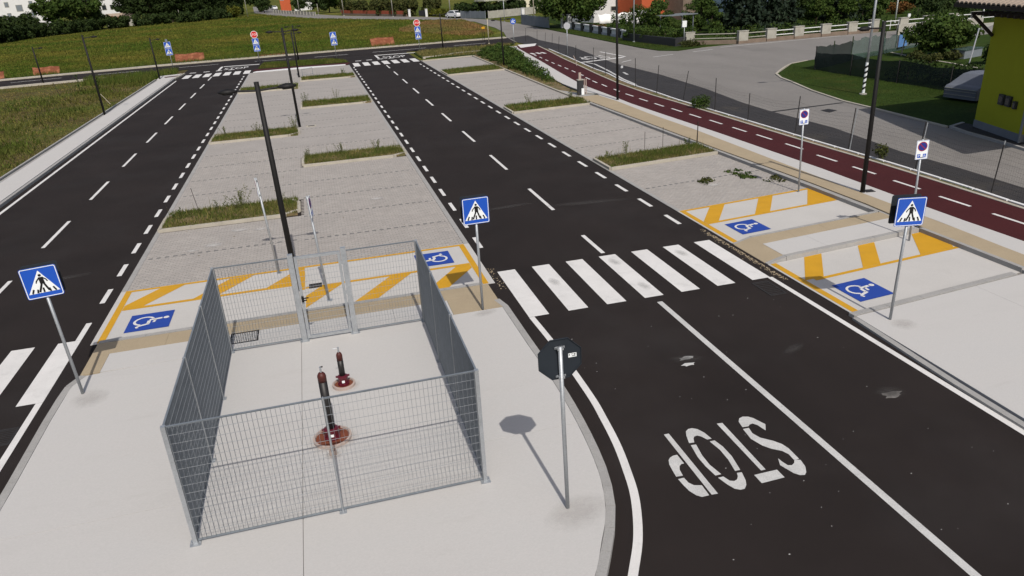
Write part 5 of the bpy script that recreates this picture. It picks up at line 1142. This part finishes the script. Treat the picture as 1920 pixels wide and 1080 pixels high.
# grey fence and gates near the white car
def fence_panels(pts, h, m, label, name='metal_fence', pw=1.6, gap=.05, t_=.08, pm=None):
    t = thing(name, label, 'fence', (0, 0, 0)); P = resample(pts, pw)
    for a, b in zip(P[:-1], P[1:]):
        d = Vector(b)-Vector(a); c = (Vector(a)+Vector(b))/2; MB().box((c.x, c.y, h/2), (d.length-gap, t_, h), math.atan2(d.y, d.x)).build('panel', m, t)
    for p in P: MB().box((p[0], p[1], h/2+.04), (.12, .14, h+.1)).build('post', pm or m, t)
    return t
fence_panels([(31.2, 155.5), (34.3, 146.2)], 1.35, GREYM, 'grey metal fence right of the white car', pw=1.9)
fence_panels([(34.7, 146), (40.4, 149.3), (43.2, 150.6), (46, 152)], 1.35, STONEP, 'pale concrete panel wall under the dark trimmed hedge', 'concrete_wall', 2.6)
fence_panels([(34.4, 121.5), (34.3, 113), (34.6, 107)], 1.5, GREYM, 'grey sheet metal fence under the big round tree', pw=2.0)
fence_panels([(-9.5, 283), (-1.1, 247), (3.6, 226)], 1.0, STONEP, 'pale guard rail beside the far street behind the meadow', 'guard_rail', 4.0, 1.2)
for x, y, h, lab in ((35.8, 125.5, 2.3, 'white gate pillar left of the big round tree'), (36.2, 105.9, 1.9, 'white gate post under the big round tree, left one'), (36.4, 103.8, 1.9, 'white gate post under the big round tree, right one'), (23.9, 179.4, 1.55, 'white gate pillar left of the brick wall gate'), (26.9, 173.3, 1.6, 'white gate pillar right of the brick wall gate')):
    t = thing('gate_pillar', lab, 'gate pillar', (x, y, -.05), 0, 'white gate pillars'); MB().box((0, 0, h/2), (.5, .5, h)).build('shaft', WHITEPL, t); MB().box((0, 0, h+.04), (.6, .6, .08)).build('cap', WHITEPL, t)
rw = thing('brick_wall', 'long red brick wall behind the meadow', 'wall', (0, 0, 0))
P = resample([(10.6, 218), (23.4, 180.3)], 2.4)
for a, b in zip(P[:-1], P[1:]):
    d = Vector(b)-Vector(a); c = (Vector(a)+Vector(b))/2; rz = math.atan2(d.y, d.x)
    MB().box((c.x, c.y, .85), (d.length-.04, .3, .75), rz).build('brick_panel', BRICK, rw); MB().box((c.x, c.y, .22), (d.length, .36, .5), rz).build('stone_base', BROWNST, rw)
MB().box((26.2, 175, .7), (.1, 2.4, 1.2), .5).build('iron_gate', CARG, rw)
# cars
def car(label, x, y, rz, m):
    t = thing('car', label, 'car', (x, y, 0), rz, 'far parked cars'); S_ = [(-2.05, .35), (-2.1, .75), (-1.95, .98), (-1.3, 1.05), (-.75, 1.45), (.7, 1.48), (1.5, 1.02), (2.05, .85), (2.12, .4)]
    n = len(S_); v = [(a, w*(1 if b < 1.2 else .8), b) for w in (-.85, .85) for a, b in S_]
    MB().add(v, [tuple(range(n)), tuple(range(2*n-1, n-1, -1))]+[((i+1) % n, i, n+i, n+(i+1) % n) for i in range(n)]).build('body', m, t)
    for w in (-1, 1): MB().add([(a, w*(.86 if b < 1.2 else .74), b) for a, b in ((-1.1, 1.08), (-.68, 1.38), (.62, 1.4), (1.25, 1.06))], [(0, 1, 2, 3)]).build('side_window', GLASS, t)
    for s, q in ((1, ((.76, 1.43), (1.45, 1.06))), (-1, ((-.8, 1.41), (-1.26, 1.09)))): MB().add([(q[0][0]+.03*s, -.62, q[0][1]), (q[0][0]+.03*s, .62, q[0][1]), (q[1][0]+.05*s, .72, q[1][1]), (q[1][0]+.05*s, -.72, q[1][1])], [(0, 1, 2, 3)]).build('windscreen', GLASS, t)
    for a in (-1.3, 1.35):
        for w in (-.78, .78):
            o = MB().tube([(a, w-.1, .32), (a, w+.1, .32)], .32, 14).build('wheel', CARG, t); MB().tube([(a, w-.11, .32), (a, w+.11, .32)], .17, 10).build('rim', WHITEM, o)
    for w in (-.6, .6): MB().box((2.08, w, .7), (.08, .3, .14)).build('headlight', WHITEM, t)
car('white car with dark windows parked beside the grey metal fence', 30.3, 157.6, 2.0, CARW); car('small white car on the far street at the end of the meadow', -10.6, 330, -1.35, CARW)
# houses (only their lower storeys are in view)
def house(x, y, w, d, h, m, rz, label, wins, wm=GLASS, roof=True, name='house', door=None, shutters=None):
    t = thing(name, label, 'house', (x, y, -.06), rz); MB().box((0, 0, h/2), (w, d, h)).build('wall', m, t)
    for u, z, ww, hh in wins:
        f = MB().box((u, -d/2-.03, z), (ww+.2, .1, hh+.2)).build('window', WHITEPL if m is not WHITEPL else STONEP, t); MB().box((u, -d/2-.09, z), (ww, .03, hh)).build('pane', wm, f)
        if shutters:
            for s in (-1, 1): MB().box((u+s*(ww*.75+.12), -d/2-.06, z), (ww*.45, .07, hh)).build('shutter', shutters, f)
    if door: MB().box((door, -d/2-.04, 1.1), (1.1, .12, 2.2)).build('door', WOODD, t)
    if roof:
        o = .6; hh = .35*w*.5; MB().add([(-w/2-o, -d/2-o, h), (w/2+o, -d/2-o, h), (w/2+o, d/2+o, h), (-w/2-o, d/2+o, h), (-w/2, 0, h+hh), (w/2, 0, h+hh)], [(0, 1, 5, 4), (2, 3, 4, 5), (3, 0, 4), (1, 2, 5), (3, 2, 1, 0)]).build('roof', TILE, t)
    return t
house(-81.5, 266, 17, 12, 17, WHITEPL, .18, 'large white apartment block behind the left bushes', [(u, z, .9, 1.2) for u in (-6.5, -3, 3.2, 6.5) for z in (4.6, 7.6, 10.6, 13.6)]+[(0, 6.5, 1.5, 1.6), (0, 10, 1.5, 1.6)], wm=GREYM, shutters=None)  # pane grey stands in for the shade on the balconies
house(-63, 296, 9, 9, 12, WHITEPL, .2, 'white house seen between the trees right of the tall poplars', [(-2.5, 5, 1.2, 1.4), (0, 5, 1.2, 1.4), (-2.5, 8, 1.2, 1.4), (1, 8, 1.2, 1.4)])
house(-51.5, 248, 7, 4, 2.4, STONEP, .2, 'low grey shed at the edge of the meadow trees', [(-1.5, 1.4, .8, .8)], door=1.5)
house(-5.4, 299, 3.6, 8, 7, ORANGEPL, 0, 'orange house at the end of the far street', [(-1, 4.5, 1, 1.3)], door=0)
house(0.8, 297, 6.5, 8, 7, WHITEPL, 0, 'white house next to the orange one at the end of the far street', [(-1.2, 3.5, 1, 1.3), (1.5, 3.5, 1, 1.3)])
house(53.5, 176, 15, 10, 7, CREAM, .25, 'cream house left of the big round tree', [(-4.8, 4.4, 1.1, 1.4), (-1, 4.4, 1.1, 1.4), (3, 4.4, 1.1, 1.4)], door=1)
house(46.3, 117, 7.5, 8, 7, WHITEPL, .2, 'white house right of the big round tree', [(.8, 1.9, 2.6, .5), (-2, 4.5, 1.2, 1.3), (1.8, 4.5, 1.2, 1.3)])
house(51.2, 111, 5.6, 6, 6.5, ORANGEPL, .25, 'red orange house behind the flowering shrubs', [(0, 4.9, 1.2, 1.3)])
house(56.2, 108, 5.0, 6, 6.5, BROWNST, .25, 'brown timbered house wing right of the red orange house', [(0, 2.8, 1.2, 1.3)])
house(56.0, 92, 7, 5, 6.5, BLUEPL, .3, 'blue grey house wall behind the dark spruces', [(-1.5, 4, 1, 1.3)])
house(72, 101, 8, 8, 7, GREYPL, .3, 'grey house behind the spruces', [(2.6, 4.5, 1.1, 1.4), (-2, 4.5, 1.1, 1.4)])
t = thing('canopy', 'pale flat canopy roof above the dark trimmed hedge', 'canopy', (38.5, 152.5, 0), .3); MB().box((0, 0, 3.15), (9, 4, .22)).build('roof_slab', STONEP, t)
for a in (-4, 4): MB().box((a, 1.6, 1.55), (.2, .2, 3.1)).build('post', STONEP, t)
t = thing('pergola', 'pale thin pergola frame among the garden shrubs', 'pergola', (42.3, 82.5, 0), .2)
for a in (-1.6, 1.6):
    for b in (-1, 1): MB().box((a, b, 1.05), (.09, .09, 2.1)).build('post', GREYM, t)
for k in range(5): MB().box((0, -1.2+.6*k, 2.14), (4.2, .08, .1)).build('beam', GREYM, t)
MB().box((-.5, .9, .9), (1.6, .1, 1.8)).build('dark_door', CARG, t)
def drape(x, y, w, h, rz, seed, label):
    r = random.Random(seed); v = []; nx = 14
    for j in range(4):
        for i in range(nx+1): v.append(((i/nx-.5)*w, .5*j/3+.1*math.sin(i*1.9+seed), .3+h*(j/3)**.8*(.82+.18*abs(math.sin(i*.9+seed)))))
    o = MB().add(v, [(j*(nx+1)+i, j*(nx+1)+i+1, (j+1)*(nx+1)+i+1, (j+1)*(nx+1)+i) for j in range(3) for i in range(nx)]).build('white_sheet', FABRIC, smooth=True); m = o.modifiers.new('thick', 'SOLIDIFY'); m.thickness = .03
    o.location = (x, y, .3); o.rotation_euler = (0, 0, rz); tag(o, label, 'sheet')
drape(42.2, 100, 5.6, 1.25, .15, 2, 'long white sheet hanging in the garden behind the white panels'); drape(44.6, 97.5, 2.6, 1.6, .3, 5, 'smaller white sheet at the right end of the long one')

# ------------------------------------------------------------------ trees
def tree_proto(name, label, h, R, m, seed, group, n=26, per=130, size=.32, low=.25, cone=False, trunk=True, flat=1.0):
    t = thing(name, label, 'tree', (0, 0, -.06), 0, group); r = random.Random(seed); cl = []; limbs = MB()
    limbs.tube([(0, 0, -.1), (.1, 0, h*.3), (r.uniform(-.2, .2), r.uniform(-.2, .2), h*.82)], [.03*h+.03, .022*h+.02, .03], 8)
    if cone:
        for k in range(n):
            q = (k+.5)/n; z = h*(low+(1-low)*q); rad = R*(1-q)**.85+.12
            for j in range(max(3, int(7*(1-q)+2))):
                a = r.uniform(0, 2*PI); d = rad*r.uniform(.35, 1); cl.append((d*math.cos(a), d*math.sin(a), z-.22*d, rad*.3+.12, rad*.3+.12, .22+.02*h))
                if j < 2: limbs.tube([(0, 0, z), (d*math.cos(a), d*math.sin(a), z-.22*d)], [.03, .01], 4)
    else:
        for k in range(n):
            while True:
                a = Vector((r.uniform(-1, 1), r.uniform(-1, 1), r.uniform(-1, 1)))
                if .25 < a.length < 1: break
            q = (a.z+1)/2; z = h*(low+(1-low)*(.12+.8*q)); sq = R*(1-.35*q*q)
            s = R*r.uniform(.2, .38); c = (a.x*sq*.85, a.y*sq*.85, z); cl.append((*c, s, s, s*.72*flat))
            if k % 2 == 0: limbs.tube([(0, 0, h*r.uniform(.2, .5)), (c[0]*.45, c[1]*.45, z-.15*h*.5), c], [.012*h+.01, .008*h, .012], 5)
    limbs.build('trunk', BARK, t); leaf_cloud('crown', cl, per, size, seed, m, t, droop=.6 if cone else 0); return t
G1 = 'dark trees along the far edge of the meadow'
def place(p, items, first=[True]):
    """first entry moves the tree itself, the others are copies"""
    for i, (x, y, rz, sc, lab) in enumerate(items):
        if i == 0: p.location = (x, y, -.06); p.rotation_euler = (0, 0, rz); p.scale = (sc, sc, sc) if not isinstance(sc, tuple) else sc; p['label'] = lab
        else: dup(p, (x, y, -.06), rz, lab, None, sc)
DL = 'dark broad tree in the row along the far edge of the meadow'
ta = tree_proto('broad_tree', DL, 12, 5.2, LEAFD, 1, G1, 34, 150, .42, .06)
place(ta, [(-49.0, 249, 0, 1.0, 'dark broad tree just right of the low grey shed'), (-43.5, 250, 1.1, .95, 'second dark broad tree right of the low grey shed'), (-38.4, 253, 2.3, 1.0, 'third dark broad tree right of the low grey shed'), (-33.0, 257, 3.0, .95, 'dark broad tree behind the thin grey pole'), (-27.5, 263, 4.1, .95, 'second dark broad tree left of the yellow bush'), (-22.0, 274, 5.0, .9, 'dark broad tree right behind the yellow bush'),
    (-15, 305, 3.3, 1.1, 'dark broad tree left of the small white car on the far street'), (-99, 262, 1.9, 1.2, 'dark broad tree at the picture edge left of the apartment block')])
tb = tree_proto('broad_tree', '', 11, 4.3, LEAFM, 2, 'lighter trees along the far edge of the meadow', 30, 140, .38, .05)
place(tb, [(-60.5, 217, 0, 1.1, 'loose light green tree left of the white house gap, first of three'), (-57.8, 224, 1.2, (1.0, 1.0, 1.15), 'tall green tree whose leaves let the white block shine through'), (-55.2, 231, 2.5, 1.05, 'rounded green tree just left of the white house gap'),
    (11.5, 243, .8, .9, 'green tree behind the left end of the red brick wall'), (22.5, 206, 3.2, .75, 'green tree behind the middle of the red brick wall'), (31.5, 192, 4.0, .7, 'green garden tree behind the brick wall gate')])
tc = tree_proto('bush_tree', '', 6, 3.6, LEAFD, 3, 'bushes in front of the white apartment block', 24, 130, .34, .02)
place(tc, [(-63.5, 186, 0, 1.0, 'leftmost dark bush below the white apartment block'), (-63.2, 196, 1.5, .95, 'dark bush below the middle of the white apartment block'), (-62.5, 206, 2.6, 1.0, 'dark bush at the right foot of the white apartment block'), (-71, 190, .6, 1.15, 'dark bush at the picture edge beside the white apartment block'), (-54.2, 237, 2, .8, 'dark bush in the gap before the low grey shed'),
    (-13, 290, 2, .95, 'dark bush beside the far street before the orange house'), (5.5, 262, 4, 1.0, 'dark bush behind the far street fence'), (8.2, 246, 1, 1.1, 'dark bush left of the red brick wall'), (-.5, 282, 2, .9, 'dark bush in front of the far white house')])
shrub('shrub', -50.5, 239, 3.2, 2.2, 3.0, 51, 'rusty brown green bush in front of the low grey shed', LEAFR, per=160, size=.3, n=14)
shrub('shrub', -20.6, 258, 2.6, 2.2, 3.6, 52, 'bright yellow green bush at the end of the dark tree row', LEAFY, per=150, size=.3, n=14)
hedge('hedge', [(-63, 180), (-61.5, 205), (-55, 228), (-44, 240.5), (-31, 244), (-23, 258)], 4.0, 3.0, 5, 'rough dark undergrowth along the foot of the meadow trees', LEAFD, 130, .34)
hedge('hedge', [(-47, 262), (-36, 272), (-22, 292)], 6.0, 7.0, 15, 'tall dark thicket standing behind the meadow trees', LEAFD, 150, .55)
hedge('hedge', [(11.6, 221), (24.6, 182.5), (30, 178)], 3.0, 3.4, 6, 'tall bright hedge rising behind the red brick wall', LEAFO, 260, .34)
hedge('hedge', [(32.5, 158.5), (35.2, 150.2), (41, 153.5), (46, 155.5)], 3.0, 2.75, 7, 'dark trimmed hedge behind the grey and concrete fence', LEAFD, 320, .28)
hedge('hedge', [(27.5, 178), (31, 166), (33, 160)], 2.0, 1.5, 8, 'low sunny garden hedge left of the white car', LEAFY, 60, .26)
td = tree_proto('round_tree', 'big round green tree over the grey sheet metal fence', 7.0, 5.8, LEAFM, 4, None, 78, 190, .26, .06); td.location = (37.6, 106.5, -.05)
tg = tree_proto('garden_tree', 'bushy tree in the shade-net garden beside the yellow house', 3.1, 2.6, LEAFM, 12, None, 50, 110, .19, .12, flat=.8); tg.location = (45.6, 46.6, 0)
te = tree_proto('spruce', '', 9, 2.9, CONIF, 6, 'dark spruces in the gardens behind the wall', 24, 34, .3, .0, True)
place(te, [(47.6, 77.5, 0, 1.0, 'leftmost dark spruce behind the pillared wall'), (51.2, 79.5, 1.3, 1.08, 'middle dark spruce behind the pillared wall'), (54.9, 80.5, 2.6, .9, 'rightmost dark spruce behind the pillared wall'), (64.3, 82, 3.5, .95, 'dark spruce standing alone near the white pole')])
tf = tree_proto('garden_shrub', '', 4, 2.2, LEAFM, 7, 'large shrubs in the gardens', 26, 120, .17, .03)
place(tf, [(41.0, 84.5, 0, 1.05, 'large green shrub left of the pergola'), (39.2, 78.5, 1.0, .62, 'low green shrub right behind the corner hedge'), (46.3, 84, 2.2, 1.05, 'large green shrub in front of the blue grey wall'), (44.5, 78.3, 3.4, .8, 'green shrub left of the leftmost spruce'), (59.4, 80, .5, .85, 'reddish green shrub right of the spruces'), (61.8, 79, 1.7, 1.0, 'bright green shrub behind the low wall rails'), (67.5, 80, 2.9, .95, 'dark green shrub left of the sunny lawn'), (72.5, 88, .3, .7, 'shrub at the back of the sunny lawn'), (49, 90, 1.9, .95, 'green shrub behind the leftmost spruce')])
shrub('shrub', 40.3, 88.5, 1.8, 1.2, 3.6, 55, 'shrub with white blossoms in front of the red orange house', LEAFM, per=130, size=.15, n=14)
shrub('shrub', 39.6, 92.5, 1.6, 1.1, 2.4, 56, 'second blossoming shrub beside the white sheets', LEAFM, per=130, size=.15, n=12)
shrub('shrub', 37.3, 88, 1.2, 2.4, 1.2, 57, 'green flower bed shrub behind the white panels', LEAFM, per=130, size=.13, n=12)
shrub('shrub', 37.6, 96, 1.1, 2.0, 1.0, 60, 'brownish flower bed shrub behind the white panels', LEAFR, per=100, size=.12, n=10)
shrub('shrub', 76.5, 86, 2.2, 1.5, 1.6, 58, 'orange flowering bush behind the sunny lawn', LEAFR, per=120, size=.16, n=12)
hedge('hedge', [(74, 80), (90, 78)], 2.4, 1.7, 9, 'dark hedge under the roof edge of the yellow house', LEAFD, 110, .18)
hedge('hedge', [(61, 90), (80, 95), (100, 96)], 3.0, 4.5, 10, 'high dark hedge closing the gardens behind the spruces', LEAFD, 110, .32)
g = np.random.default_rng(15); V = []; F = []
for cx, cy, hz in ((40.3, 88.0, 2.6), (39.6, 92.0, 2.1)):
    t = thing('white_roses', 'white blossoms on the shrub before the red orange house' if cx > 40 else 'white blossoms on the shrub beside the white sheets', 'flowers', (cx, cy, 0)); cl = [(g.uniform(-1.4, 1.4), g.uniform(-1, .2), hz*g.uniform(.45, 1.05), .12, .12, .1) for k in range(26)]
    leaf_cloud('blossoms', cl, 6, .12, int(cx*10), FABRIC, t)
